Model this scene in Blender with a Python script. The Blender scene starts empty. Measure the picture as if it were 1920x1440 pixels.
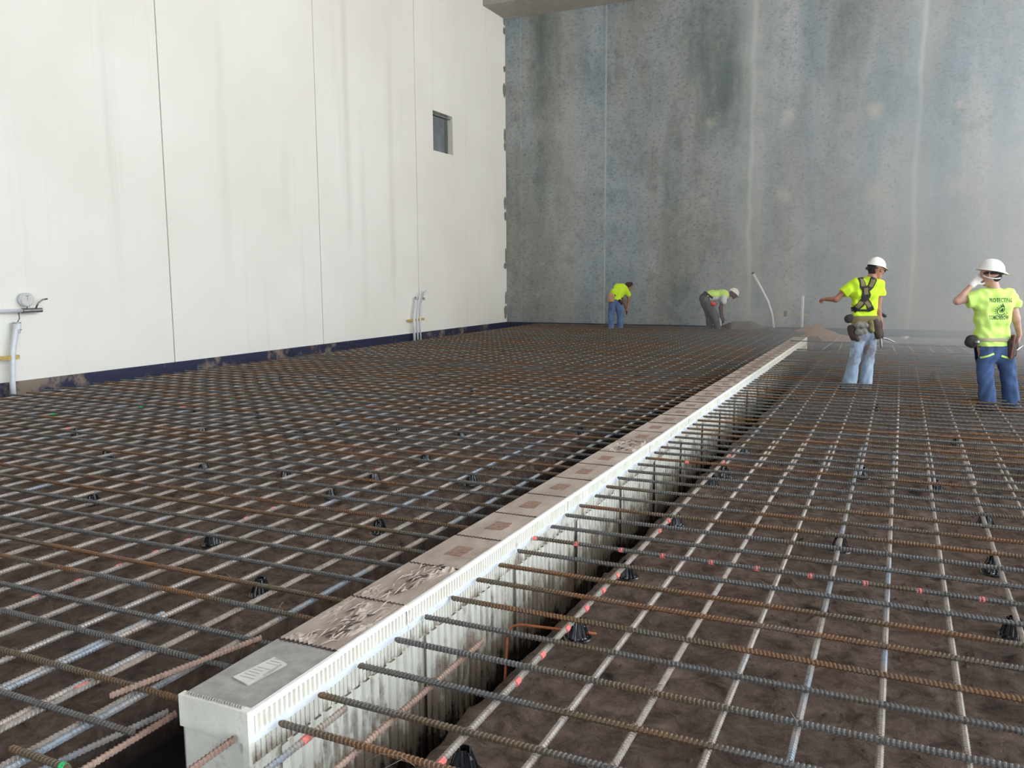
import bpy, bmesh, math, random
import numpy as np
from mathutils import Vector, Matrix, noise
from mathutils.bvhtree import BVHTree
random.seed(7); np.random.seed(7)
sc = bpy.context.scene
PI = math.pi
# ------------------------------------------------------------------ camera, light, exposure
YAW, PITCH, ROLL, FPX, CAMH = 0.43433015, 0.12866142, -0.00589655, 1563.737, 1.55
cam = bpy.data.cameras.new('camera'); camo = bpy.data.objects.new('camera', cam)
sc.collection.objects.link(camo); sc.camera = camo
f0 = Vector((-math.sin(YAW), math.cos(YAW), 0)); r0 = Vector((math.cos(YAW), math.sin(YAW), 0)); u0 = Vector((0, 0, 1))
fw = f0*math.cos(PITCH)-u0*math.sin(PITCH); up = f0*math.sin(PITCH)+u0*math.cos(PITCH)
rr = r0*math.cos(ROLL)+up*math.sin(ROLL); uu = -r0*math.sin(ROLL)+up*math.cos(ROLL)
M = Matrix((rr, uu, -fw)).transposed().to_4x4(); M.translation = Vector((0, 0, CAMH))
camo.matrix_world = M
cam.sensor_width = 36; cam.lens = 36*FPX/1920; cam.clip_end = 400; cam.clip_start = 0.05

w = bpy.data.worlds.new('sky'); sc.world = w; w.use_nodes = True
wn = w.node_tree; bg = wn.nodes['Background']
sky = wn.nodes.new('ShaderNodeTexSky'); sky.sky_type = 'HOSEK_WILKIE'; sky.turbidity = 6; sky.ground_albedo = 0.4
sky.sun_direction = (0.75, -0.35, 0.62)
mixw = wn.nodes.new('ShaderNodeMixRGB'); mixw.inputs[0].default_value = 0.82
mixw.inputs[2].default_value = (0.82, 0.91, 1.0, 1)
wn.links.new(sky.outputs[0], mixw.inputs[1]); wn.links.new(mixw.outputs[0], bg.inputs[0])
bg.inputs[1].default_value = 4.8
sun = bpy.data.lights.new('sun', 'SUN'); sun.energy = 17.0; sun.angle = math.radians(1.5); sun.color = (1, 0.97, 0.93)
suno = bpy.data.objects.new('sun', sun); sc.collection.objects.link(suno)
suno.rotation_euler = Vector((-0.45, 0.30, -1.0)).to_track_quat('-Z', 'Y').to_euler()
sc.view_settings.view_transform = 'Standard'; sc.view_settings.look = 'None'
sc.view_settings.gamma = 1; sc.view_settings.use_curve_mapping = False
sc.view_settings.exposure = 0.38
sc.cycles.max_bounces = 8; sc.cycles.diffuse_bounces = 5; sc.cycles.volume_bounces = 1
sc.cycles.use_denoising = True

# ------------------------------------------------------------------ helpers
C = sc.collection
def tag(o, label=None, cat=None, group=None, kind=None):
    if label: o['label'] = label
    if cat: o['category'] = cat
    if group: o['group'] = group
    if kind: o['kind'] = kind
    return o
def empty(name, loc=(0, 0, 0), rz=0):
    o = bpy.data.objects.new(name, None); o.location = loc; o.rotation_euler = (0, 0, rz)
    o.empty_display_size = 0.1; C.objects.link(o); return o
def link(name, me, parent=None, loc=None):
    o = bpy.data.objects.new(name, me); C.objects.link(o)
    if parent: o.parent = parent
    if loc: o.location = loc
    return o
def mk(name, V, Fc, m=None, parent=None, smooth=False):
    me = bpy.data.meshes.new(name); me.from_pydata([tuple(v) for v in V], [], Fc)
    if m: me.materials.append(m)
    if smooth: me.polygons.foreach_set('use_smooth', [True]*len(me.polygons))
    me.update(); return link(name, me, parent)
class MB:
    def __init__(s): s.v = []; s.f = []
    def add(s, V, F):
        n = len(s.v); s.v += [tuple(v) for v in V]; s.f += [tuple(i+n for i in f) for f in F]
    def box(s, a, b, jit=0):
        x0, y0, z0 = a; x1, y1, z1 = b
        V = [(x0, y0, z0), (x1, y0, z0), (x1, y1, z0), (x0, y1, z0), (x0, y0, z1), (x1, y0, z1), (x1, y1, z1), (x0, y1, z1)]
        if jit: V = [tuple(c+random.uniform(-jit, jit) for c in v) for v in V]
        s.add(V, [(0, 3, 2, 1), (4, 5, 6, 7), (0, 1, 5, 4), (1, 2, 6, 5), (2, 3, 7, 6), (3, 0, 4, 7)])
    def tube(s, P, r, n=10, caps=True):
        P = [Vector(p) for p in P]; R = r if isinstance(r, (list, tuple)) else [r]*len(P)
        V = []; up_ = Vector((0.13, 0.2, 1)).normalized()
        for i, p in enumerate(P):
            t = (P[min(i+1, len(P)-1)]-P[max(i-1, 0)]).normalized()
            a = t.cross(up_)
            if a.length < .1: a = t.cross(Vector((1, 0, 0)))
            a.normalize(); b = t.cross(a)
            for k in range(n):
                th = 2*PI*k/n; V.append(p+a*math.cos(th)*R[i]+b*math.sin(th)*R[i])
        F = [(i*n+k, i*n+(k+1) % n, (i+1)*n+(k+1) % n, (i+1)*n+k) for i in range(len(P)-1) for k in range(n)]
        if caps: F += [tuple(range(n))[::-1], tuple((len(P)-1)*n+k for k in range(n))]
        s.add(V, F)
    def lathe(s, prof, n=20, c=(0, 0, 0), sx=1, sy=1):
        V = [(c[0]+r*math.cos(2*PI*k/n)*sx, c[1]+r*math.sin(2*PI*k/n)*sy, c[2]+z) for r, z in prof for k in range(n)]
        F = [(i*n+k, i*n+(k+1) % n, (i+1)*n+(k+1) % n, (i+1)*n+k) for i in range(len(prof)-1) for k in range(n)]
        s.add(V, F)
    def build(s, name, m=None, parent=None, smooth=False): return mk(name, s.v, s.f, m, parent, smooth)

# ---- materials
def lin(r, g, b):
    f = lambda c: (c/255/12.92) if c/255 <= .04045 else ((c/255+.055)/1.055)**2.4
    return (f(r), f(g), f(b), 1)
class NT:
    def __init__(s, name, rough=.8, metal=0, spec=None):
        s.m = bpy.data.materials.new(name); s.m.use_nodes = True; s.t = s.m.node_tree; s.n = s.t.nodes
        s.b = s.n['Principled BSDF']; s.b.inputs['Roughness'].default_value = rough; s.b.inputs['Metallic'].default_value = metal
        if spec is not None: s.b.inputs['Specular IOR Level'].default_value = spec
        s.co = s.n.new('ShaderNodeTexCoord'); s.oi = None
    def L(s, a, b): s.t.links.new(a, b)
    def map(s, scale=(1, 1, 1), kind='Object', rnd=False):
        mp = s.n.new('ShaderNodeMapping'); mp.inputs['Scale'].default_value = scale
        s.L(s.co.outputs[kind], mp.inputs['Vector'])
        if rnd:
            s.oi = s.oi or s.n.new('ShaderNodeObjectInfo')
            mu = s.n.new('ShaderNodeMath'); mu.operation = 'MULTIPLY'; mu.inputs[1].default_value = 97.3
            s.L(s.oi.outputs['Random'], mu.inputs[0]); s.L(mu.outputs[0], mp.inputs['Location'])
        return mp.outputs[0]
    def noise(s, scale, detail=4, vec=None, rough=.55, dist=0):
        x = s.n.new('ShaderNodeTexNoise'); x.inputs['Scale'].default_value = scale; x.inputs['Detail'].default_value = detail
        x.inputs['Roughness'].default_value = rough; x.inputs['Distortion'].default_value = dist
        s.L(vec or s.co.outputs['Object'], x.inputs['Vector']); return x.outputs['Fac']
    def ramp(s, fac, stops):
        r = s.n.new('ShaderNodeValToRGB'); e = r.color_ramp.elements
        e[0].position, e[0].color = stops[0]; e[1].position, e[1].color = stops[-1]
        for p, c in stops[1:-1]:
            q = e.new(p); q.color = c
        s.L(fac, r.inputs[0]); return r.outputs[0]
    def step(s, fac, a, b): return s.ramp(fac, [(a, (0, 0, 0, 1)), (b, (1, 1, 1, 1))])
    def mix(s, fac, a, b, mode='MIX'):
        x = s.n.new('ShaderNodeMixRGB'); x.blend_type = mode
        for i, v in ((0, fac), (1, a), (2, b)):
            if isinstance(v, (int, float)): x.inputs[i].default_value = v if i == 0 else (v, v, v, 1)
            elif isinstance(v, tuple): x.inputs[i].default_value = v
            else: s.L(v, x.inputs[i])
        return x.outputs[0]
    def math(s, op, a, b=0.0, clamp=False):
        x = s.n.new('ShaderNodeMath'); x.operation = op; x.use_clamp = clamp
        for i, v in ((0, a), (1, b)):
            if isinstance(v, (int, float)): x.inputs[i].default_value = v
            else: s.L(v, x.inputs[i])
        return x.outputs[0]
    def xyz(s, vec=None):
        x = s.n.new('ShaderNodeSeparateXYZ'); s.L(vec or s.co.outputs['Object'], x.inputs[0]); return x.outputs
    def col(s, c):
        if isinstance(c, tuple): s.b.inputs['Base Color'].default_value = c
        else: s.L(c, s.b.inputs['Base Color'])
    def bump(s, h, strength=.4, dist=.01):
        x = s.n.new('ShaderNodeBump'); x.inputs['Strength'].default_value = strength; x.inputs['Distance'].default_value = dist
        s.L(h, x.inputs['Height']); s.L(x.outputs[0], s.b.inputs['Normal'])
def simple(name, c, rough=.7, metal=0, var=.12, scale=20, bump=.15, rnd=False):
    t = NT(name, rough, metal); v = t.map(rnd=True) if rnd else None
    n = t.noise(scale, 4, v); d = tuple(x*(1-var*1.6) for x in c[:3])+(1,); l = tuple(min(1, x*(1+var)) for x in c[:3])+(1,)
    t.col(t.ramp(n, [(.3, d), (.7, l)])); t.bump(n, bump, .005); return t.m

# left wall: white painted concrete with streaks
t = NT('white_wall', .85)
st = t.noise(1.0, 6, t.map((1, 3.2, .10)), .6); st2 = t.noise(1.0, 5, t.map((1, 14, .25)), .65); bl = t.noise(.25, 3)
c = t.ramp(bl, [(.35, lin(240, 236, 226)), (.65, lin(249, 246, 239))])
c = t.mix(t.math('MULTIPLY', t.step(st, .58, .80), .14), c, lin(175, 172, 158))
c = t.mix(t.math('MULTIPLY', t.step(st2, .60, .84), .09), c, lin(150, 145, 128))
y = t.xyz()
for yc, z0, z1, a in ((17.0, 2.0, 9.5, .30), (17.6, 0, 6, .14), (18.9, .4, 8.5, .22), (14.7, 2.3, 5.0, .2), (12.9, 1, 8, .10), (10.3, .5, 6, .10)):
    d = t.math('ABSOLUTE', t.math('SUBTRACT', t.math('ADD', y[1], t.math('MULTIPLY', st2, .25)), yc+.12))
    g = t.math('SUBTRACT', 1, t.math('DIVIDE', d, .20), True)
    gz = t.math('MULTIPLY', t.step(t.math('DIVIDE', y[2], 11), z0/11, z0/11+.12), t.step(t.math('SUBTRACT', 1, t.math('DIVIDE', y[2], 11)), 1-z1/11, 1-z1/11+.2))
    c = t.mix(t.math('MULTIPLY', t.math('MULTIPLY', g, gz), a*.6), c, lin(150, 142, 118))
t.col(c); t.bump(t.noise(30, 3), .08, .004); WHITE = t.m

# far wall: raw mottled concrete
t = NT('raw_concrete', .8)
vs = t.map((.42, 1, .07)); n1 = t.noise(1.0, 4, vs, .5); n2 = t.noise(.32, 6, None, .65, .6); n3 = t.noise(2.6, 8, t.map((1, 1, .8)), .72); n4 = t.noise(9, 6, t.map((1, 1, 1.6)), .7)
c = t.ramp(n1, [(.32, lin(88, 102, 98)), (.44, lin(158, 160, 158)), (.53, lin(134, 150, 158)), (.68, lin(208, 206, 202))])
c = t.mix(t.math('MULTIPLY', t.step(n2, .42, .64), .55), c, lin(180, 186, 188))
c = t.mix(t.math('MULTIPLY', t.step(t.noise(.5, 5, t.map((1, 1, .35)), .6, .4), .5, .66), .5), c, lin(134, 126, 116))
c = t.mix(t.math('MULTIPLY', t.step(n3, .50, .66), .36), c, lin(94, 98, 98))
c = t.mix(t.math('MULTIPLY', t.step(t.noise(3.1, 8, t.map((1.2, 1, .9)), .7), .54, .7), .34), c, lin(186, 182, 170))
c = t.mix(t.math('MULTIPLY', t.step(n4, .52, .66), .62), c, lin(84, 92, 94))
x = t.xyz(); wob = t.math('MULTIPLY', t.noise(.35, 3), .5)
for xc, wd, a, colr in ((-8.62, .045, .55, lin(205, 205, 195)), (-4.1, .10, .5, lin(222, 220, 210)), (-4.1, .75, .5, lin(190, 194, 190)), (.33, .10, .6, lin(226, 228, 222)), (.33, .6, .5, lin(180, 188, 188)), (-11.55, .03, .3, lin(200, 195, 175)), (-9.9, .8, .3, lin(178, 176, 168))):
    d = t.math('ABSOLUTE', t.math('SUBTRACT', t.math('ADD', x[0], wob if wd > .05 else 0.25), xc+.25-.08))
    g = t.math('SUBTRACT', 1, t.math('DIVIDE', d, wd), True)
    c = t.mix(t.math('MULTIPLY', t.math('MULTIPLY', g, t.step(t.noise(.6, 3, t.map((1, 1, .5))), .28, .5)), a), c, colr)
for px_, pz_, r_, a_ in ((-3.14, 6.09, .26, .75), (-.89, 6.04, .3, .7), (-5.41, 6.08, .2, .4), (1.3, 3.92, .35, .4), (1.19, 6.0, .16, .7), (-3.21, 3.85, .3, .5), (-.79, 3.81, .34, .55), (-5.5, 3.8, .18, .4), (-3.07, .41, .17, .7)):
    dx = t.math('SUBTRACT', x[0], px_); dz = t.math('SUBTRACT', x[2], pz_)
    d = t.math('SQRT', t.math('ADD', t.math('MULTIPLY', dx, dx), t.math('MULTIPLY', dz, dz)))
    d = t.math('ADD', d, t.math('MULTIPLY', t.math('SUBTRACT', n3, .5), .35))
    c = t.mix(t.math('MULTIPLY', t.math('SUBTRACT', 1, t.math('DIVIDE', d, r_), True), a_), c, lin(206, 198, 182))
dx = t.math('ABSOLUTE', t.math('SUBTRACT', x[0], -3.07)); dz = t.math('ABSOLUTE', t.math('SUBTRACT', x[2], .40))
g = t.math('MULTIPLY', t.math('LESS_THAN', dx, .05), t.math('LESS_THAN', dz, .09)); c = t.mix(t.math('MULTIPLY', g, .85), c, lin(84, 54, 40))
t.col(c); t.bump(t.mix(.5, n3, n4), .18, .01); RAW = t.m

# soil
t = NT('soil', .92, spec=.25)
n1 = t.noise(.7, 5, None, .6); n2 = t.noise(8, 8, None, .72, .5); n3 = t.noise(60, 5, None, .7)
c = t.ramp(n2, [(.3, lin(50, 39, 34)), (.44, lin(102, 83, 73)), (.66, lin(144, 123, 110))])
c = t.mix(t.math('MULTIPLY', t.step(n1, .45, .65), .45), c, lin(74, 66, 60))
c = t.mix(t.math('MULTIPLY', t.step(t.noise(1.9, 4, None, .6), .55, .7), .35), c, lin(100, 66, 52))
c = t.mix(t.math('MULTIPLY', t.step(n3, .62, .75), .3), c, lin(132, 116, 104))
t.col(c); trench_shade = t.step(t.math('ADD', t.xyz()[2], .5), .12, .34)
c = t.mix(trench_shade, lin(34, 28, 26), c)  # trench shade painted into the soil colour, darker with depth
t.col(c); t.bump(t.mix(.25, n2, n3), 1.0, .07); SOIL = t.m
# rebars
def rebar_mat(name, a, b, cc, rough=.5):
    t = NT(name, rough, .25); v = t.map((1, 1, 1), rnd=True)
    n1 = t.noise(1.3, 3, v, .5); n2 = t.noise(30, 5, v, .7)
    t.oi = t.oi or t.n.new('ShaderNodeObjectInfo')
    k = t.math('ADD', t.math('MULTIPLY', n1, .75), t.math('MULTIPLY', t.oi.outputs['Random'], .25))
    c = t.ramp(k, [(.36, a), (.47, a), (.54, b), (.63, cc), (.72, a)])
    c = t.mix(t.math('MULTIPLY', t.step(n2, .5, .68), .5), c, lin(96, 70, 50))
    t.col(c); t.bump(n2, .3, .002); return t.m
RB_T = rebar_mat('rust_rebar', lin(98, 97, 95), lin(98, 84, 65), lin(122, 84, 54), .55)
RB_L = rebar_mat('scale_rebar', lin(164, 154, 146), lin(176, 160, 148), lin(146, 156, 166), .42)
RB_P = rebar_mat('pinkish_rebar', lin(160, 134, 120), lin(176, 150, 134), lin(140, 110, 98), .6)
RB_O = rebar_mat('orange_rebar', lin(176, 104, 62), lin(168, 130, 104), lin(180, 140, 116), .65)
WIRE = simple('tie_wire', lin(120, 110, 100), .5, .6)
PINK = simple('pink_paint', lin(238, 126, 116), .7, var=.15); GREEN = simple('green_paint', lin(40, 200, 110), .6)
WPAINT = simple('white_paint', lin(225, 225, 225), .6)
t = NT('black_plastic', .14, spec=.8); t.col(t.ramp(t.noise(25, 3, t.map(rnd=True)), [(.3, lin(20, 21, 24)), (.7, lin(38, 40, 44))])); BLACKP = t.m
# form
t = NT('tan_board', .75)
v = t.map((1, .35, 1)); n = t.noise(6, 6, v, .6); n2 = t.noise(40, 4)
c = t.ramp(n, [(.32, lin(158, 140, 128)), (.6, lin(184, 168, 156)), (.75, lin(200, 188, 178))])
c = t.mix(t.math('MULTIPLY', t.step(t.noise(2.2, 5, None, .7), .56, .66), .4), c, lin(122, 96, 80)); t.col(c); t.bump(n, .3, .006); TAN = t.m
GREYB = simple('grey_board', lin(158, 153, 148), .42, var=.16, scale=16, bump=.5)
RUSTSTAIN = simple('brown_print', lin(150, 120, 102), .85, var=.25, scale=40)
DARKB = simple('dark_fold', lin(70, 56, 48), .9)
PAPER = simple('paper_sticker', lin(216, 212, 206), .6, var=.05)
INK = simple('ink', lin(178, 174, 170), .7)
PLY = simple('wood', lin(205, 178, 110), .7, var=.2)
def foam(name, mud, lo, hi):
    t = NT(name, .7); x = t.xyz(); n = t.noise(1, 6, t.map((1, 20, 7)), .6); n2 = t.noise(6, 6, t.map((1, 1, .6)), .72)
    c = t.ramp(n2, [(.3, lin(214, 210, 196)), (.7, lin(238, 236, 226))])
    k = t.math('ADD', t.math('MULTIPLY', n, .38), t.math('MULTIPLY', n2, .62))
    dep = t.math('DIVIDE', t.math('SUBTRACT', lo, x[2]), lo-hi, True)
    k = t.math('ADD', k, t.math('MULTIPLY', t.math('MULTIPLY', dep, t.math('ADD', dep, .35)), mud))  # mud stains plus painted trench shade, both growing with depth
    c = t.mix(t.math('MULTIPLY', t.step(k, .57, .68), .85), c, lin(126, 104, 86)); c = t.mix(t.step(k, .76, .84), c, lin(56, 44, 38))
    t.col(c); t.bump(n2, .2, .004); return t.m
FOAM = foam('white_foam', .08, .1, -.1); FOAMS = foam('muddy_shaded_foam', .40, .06, -.85); FOAM_D = foam('slit_foam', .14, .03, -.12)
TRIMW = simple('white_trim', lin(238, 236, 230), .6, var=.06)
STRIPB = simple('pale_blue_strip', lin(226, 230, 234), .5, var=.06)
t = NT('navy_membrane', .55)
n = t.noise(1.2, 6, None, .7); c = t.mix(t.step(n, .52, .6), lin(42, 46, 74), lin(138, 122, 108)); t.col(c); t.bump(n, .3, .01); NAVY = t.m
t = NT('navy_clean', .5); n = t.noise(2.5, 5, None, .7); t.col(t.mix(t.math('MULTIPLY', t.step(n, .6, .75), .4), lin(38, 44, 66), lin(110, 106, 104))); NAVY2 = t.m
CONC = simple('pale_concrete', lin(150, 150, 148), .85, var=.15, scale=6)
BEAM = simple('beam_concrete', lin(168, 164, 156), .85, var=.08, scale=3)
MORTAR = simple('grey_mortar', lin(132, 134, 128), .9, var=.15)
JOINT = simple('joint_dark', lin(160, 152, 138), .95)
WINM = simple('grey_board_outside', lin(120, 126, 130), .7, var=.15, scale=4)
PVC = simple('white_pvc', lin(226, 230, 234), .4, var=.04)
METAL = simple('galv_metal', lin(150, 150, 150), .35, .8)
OUTG = simple('outdoor_slab', lin(188, 188, 186), .9)

# ------------------------------------------------------------------ setting
def st_(o): o['kind'] = 'structure'; return o
XW, YW = -12.2, 25.9
# left wall of tilt-up panels, recessed joints, opening
wl = st_(empty('wall_left', (0, 0, 0)))
ys = [-6.3, -1.9, 2.54, 6.96, 11.39, 15.83, 20.16, 24.5, 26.3]
for i in range(len(ys)-1):
    a, b = ys[i]+.012, ys[i+1]-.012; o = 0.0
    if i == 7: a = ys[i]-.01; o = .012
    m = MB()
    if i == 6:
        wy0, wy1, wz0, wz1 = 21.1, 22.25, 5.1, 6.2
        m.box((XW-.3, a, 0), (XW, wy0, 10.7)); m.box((XW-.3, wy1, 0), (XW, b, 10.7))
        m.box((XW-.3, wy0, 0), (XW, wy1, wz0)); m.box((XW-.3, wy0, wz1), (XW, wy1, 10.7))
    else: m.box((XW-.3, a, 0), (XW+o, b, 10.7))
    p = m.build('wall_panel', WHITE, wl)
m = MB(); m.box((XW-.28, -6.3, 0), (XW-.018, wy0-.1, 10.7)); m.box((XW-.28, wy1+.1, 0), (XW-.018, 26.3, 10.7)); m.build('joint_backing', JOINT, wl)
m = MB(); m.box((XW-.3, -6.3, -1.2), (XW-.02, 26.3, 0)); m.build('stem_wall', CONC, wl)
wi = st_(empty('window_1', (XW-.04, 21.67, 5.65)))
m = MB(); m.box((-.16, -.6, -.57), (-.12, .6, .57)); m.build('backing_board', WINM, wi)
m = MB(); m.box((-.12, .36, -.56), (-.02, .40, .56)); m.box((-.12, -.57, .46), (-.02, .56, .5)); m.build('window_frame', MORTAR, wi)
# far wall
wb = st_(empty('wall_back', (0, 0, 0)))
xs = [-12.5, -8.79, -4.3, .2, 4.7, 9.2, 13.7]
for i in range(6):
    m = MB(); m.box((xs[i]+.001, YW, -.2), (xs[i+1]-.001, YW+.3, 10.7)); m.build('wall_panel', RAW, wb)
m = MB(); m.box((-12.5, YW+.01, -1.2), (13.7, YW+.29, 10.7)); m.build('joint_backing', CONC, wb)
for z, h in ((9.84, .35), (9.5, .25), (8.3, .22), (7.64, .45), (6.2, .5), (5.83, .3), (3.96, .5), (3.55, .35), (2.22, .55), (1.9, .2), (.8, .45), (.35, .5)):
    m = MB(); q = random.uniform(.10, .24)
    V = []
    for k in range(9):
        a = 2*PI*k/9; V.append((XW+.014, YW-q/2-.02+math.cos(a)*q/2*random.uniform(.75, 1.15), z+math.sin(a)*h/2*random.uniform(.8, 1.15)))
    m.add(V+[(v[0]+.012, v[1], v[2]) for v in V], [tuple(range(9, 18))]+[(k, (k+1) % 9, 9+(k+1) % 9, 9+k) for k in range(9)])
    m.build('mortar_patch', MORTAR, wb)
m = MB(); m.box((XW+.0, YW-.012, 0), (XW+.03, YW, 10.7)); m.build('corner_seal', JOINT, wb)
m = MB(); m.box((-12.5, -6.6, -1.2), (-2, -6.3, 10.7)); m.box((4, -6.6, -1.2), (9.6, -6.3, 10.7)); m.box((-2, -6.6, 4.6), (4, -6.3, 10.7)); st_(m.build('wall_front', RAW))  # unseen wall behind the camera, added with its opening to shape the light
# ceiling: deck plus edge beam along the far wall and further beams
ce = st_(empty('ceiling', (0, 0, 10.6)))
m = MB(); m.box((-12.5, -6.3, .1), (9.6, 26.3, .4)); m.build('roof_deck', BEAM, ce)
m = MB(); m.box((-12.19, 24.3, -.72), (9.5, YW-.01, .1)); m.build('roof_beam', BEAM, ce)
for yb in (17.5, 10.5, 3.5, -3.5):
    m = MB(); m.box((-12.19, yb-.25, -.5), (9.5, yb+.25, .1)); m.build('roof_beam', BEAM, ce)
for yb in (-6, 4.7, 15.4, 25.4):
    m = MB(); m.box((9.2, yb-.3, -.6), (9.8, yb+.3, 10.7)); st_(m.build('trim_%d' % (10+int(yb)), BEAM))
# navy flashing at the foot of the walls
m = MB()
for i in range(8):
    a, b = max(ys[i], -6.3), ys[i+1]; m.box((XW-.0, a, -.34), (XW+.02+.004*(i % 2), min(b, 25.89), .0))
st_(m.build('baseboard_left', NAVY))
m = MB()
for i in range(6): m.box((max(xs[i], XW+.03), YW-.02-.004*(i % 2), -.34), (xs[i+1], YW, .0))
st_(m.build('baseboard_back', NAVY2))
m = MB(); m.box((-1.75, 23.9, -.5), (9.2, YW-.03, -.215)); st_(m.build('trim_1', CONC))
# outside ground
m = MB(); m.box((10, -60, -.6), (70, 70, -.25)); m.box((-12.5, -60, -.6), (10, -6.5, -.25)); st_(m.build('outside_ground', OUTG))

# soil with the trench round the form
BX0, BX1, BY0, BY1, BZ = -2.235, -1.93, 2.03, 20.53, .093
def fine(p0, p1, s0, c, r):
    out = [p0]
    while out[-1] < p1:
        v = out[-1]; d = max(0, abs(v-c)-r); out.append(v+s0*(1+d*.45))
    out[-1] = p1; return out
YS = fine(-6.4, 26.1, .028, 3.2, 1.7); XS = fine(-12.3, 9.9, .026, -1.5, 2.4)
def tl(y): return -2.68-min(.35, max(0, .07*(y-3.5)))+.03*noise.noise(Vector((0, y*1.7, 3)))
def tr(y): return -1.49+.035*noise.noise(Vector((9, y*2.1, 3)))
def sstep(a, b, x):
    u = min(1, max(0, (x-a)/(b-a))); return u*u*(3-2*u)
def ground(x, y):
    z = -.125+.012*noise.noise(Vector((x*.8, y*.8, 0)))+.010*noise.noise(Vector((x*3.1, y*3.1, 5)))
    q = noise.noise(Vector((x*9, y*9, 2))); z += .012*max(0, q-.1)
    if y < 9: z += .007*noise.noise(Vector((x*22, y*22, 2)))+.05*max(0, noise.noise(Vector((x*12, y*12, 8)))-.18)-.02*max(0, noise.noise(Vector((x*7, y*7, 18)))-.3)
    z -= .10*sstep(-11.2, -11.7, x) if x < -11 else 0
    if x > BX1: z -= .12*sstep(19.0, 20.5, y)
    if y > 23: z += .12*math.exp(-((x+4.0)**2/.7+(y-25.2)**2/.3))
    a, b = tl(y), tr(y)
    if y < 22 and a-.08 < x < b+.08:
        u = min(sstep(a-.05, a+.06, x), sstep(b+.05, b-.06, x), 1-sstep(21.3, 21.6, y))
        fl = -1.0+.10*noise.noise(Vector((x*2, y*1.6, 7)))+.04*noise.noise(Vector((x*8, y*8, 7)))
        fl += .16*sstep(-1.78, -1.94, x)*max(0, noise.noise(Vector((3, y*2, 1)))) if x > BX1-.1 else 0
        z = z*(1-u)+fl*u
    return z
V = [(x, y, ground(x, y)) for y in YS for x in XS]; nx = len(XS)
F = [(j*nx+i, j*nx+i+1, (j+1)*nx+i+1, (j+1)*nx+i) for j in range(len(YS)-1) for i in range(nx-1)]
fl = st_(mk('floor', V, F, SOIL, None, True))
m = MB()
for k in range(9000):
    x = random.uniform(-6, 2.4); y = 1.3+8*random.random()**1.5
    if tl(y)-.1 < x < tr(y)+.1: continue
    r = random.uniform(.004, .016)*random.uniform(.5, 1.2)*(1+.04*y)
    if noise.noise(Vector((x*2.2, y*2.2, 9))) < -.05 and k % 3: continue
    z = ground(x, y)
    Vc = [(x+r*random.uniform(.6, 1.4)*a, y+r*random.uniform(.6, 1.4)*b, z+r*random.uniform(.3, .9)*c) for a, b, c in ((1, 0, 0), (-1, 0, 0), (0, 1, 0), (0, -1, 0), (0, 0, 1), (0, 0, -1))]
    m.add(Vc, [(0, 2, 4), (2, 1, 4), (1, 3, 4), (3, 0, 4), (2, 0, 5), (1, 2, 5), (3, 1, 5), (0, 3, 5)])
tag(m.build('soil_clods', SOIL), 'small loose clods of brown earth scattered on the ground under the bars', 'soil', kind='stuff')
def pile(name, x, y, rx, ry, h, mt, label, n=14):
    V = []; F = []
    for j in range(n+1):
        for i in range(n+1):
            a = i/n*2-1; b = j/n*2-1; d = a*a+b*b
            V.append((x+a*rx, y+b*ry, ground(x+a*rx, y+b*ry)-.01+max(0, h*(1-d)*(1+.5*noise.noise(Vector((a*3, b*3, x)))))))
    F = [(j*(n+1)+i, j*(n+1)+i+1, (j+1)*(n+1)+i+1, (j+1)*(n+1)+i) for j in range(n) for i in range(n)]
    tag(mk(name, V, F, mt, None, True), label, 'soil', kind='stuff')
SAND = simple('tan_sand', lin(150, 118, 84), .95, var=.2)
pile('sand_pile', -1.95, 24.3, .9, .4, .30, SAND, 'low pile of tan sand by the back wall beyond the far end of the form')
pile('soil_pile', -4.3, 25.2, .9, .5, .22, SOIL, 'dark earth heap against the back wall in front of the crouched grey-trousered worker')

# ------------------------------------------------------------------ trench form
fm = empty('trench_form', (0, 0, 0))
tag(fm, 'long foam trench form with tan board top and corrugated white side between the mats', 'concrete form')
NS = 37
def wavy_panel(y0, y1, first=False, tear=0, seed=0):
    n = 26 if not tear else 52; rows = 40 if tear > 1 else 12 if tear else 5
    V = []; F = []
    for j in range(rows+1):
        v = j/rows if tear else (0, .02, .3, .7, .98, 1)[j]
        for i in range(n+1):
            u = i/n; x = BX0+.004+(BX1-BX0-.008)*u
            e = .006*math.sin(u*PI*26)
            y = y0+.006+(y1-y0-.012)*v+(e if j in (0, rows) else 0)
            z = BZ+.002*noise.noise(Vector((x*9, y*9, seed)))+(.0035*abs(math.sin(u*PI*13)) if j in (0, rows) else 0)
            if tear:
                k = max(0, noise.noise(Vector((x*11, y*5, seed*3.1)))+.12)*tear*sstep(0, .15, u)*sstep(1, .9, u)
                z += .024*k*(noise.noise(Vector((x*62, y*20, 1)))+.3)+.012*k*noise.noise(Vector((x*130, y*60, 1)))
            V.append((x, y, z))
    m0 = len(V)
    V += [(v[0], v[1], BZ-.012) for v in V]
    F = [(j*(n+1)+i, j*(n+1)+i+1, (j+1)*(n+1)+i+1, (j+1)*(n+1)+i) for j in range(rows) for i in range(n)]
    for j in range(rows):
        a = j*(n+1); b = a+n+1; F += [(a, b, b+m0, a+m0), (a+n, a+n+m0, b+n+m0, b+n)]
    for i in range(n):
        a = i; F.append((a, a+m0, a+1+m0, a+1)); b = rows*(n+1)+i; F.append((b, b+1, b+1+m0, b+m0))
    return V, F
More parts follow.
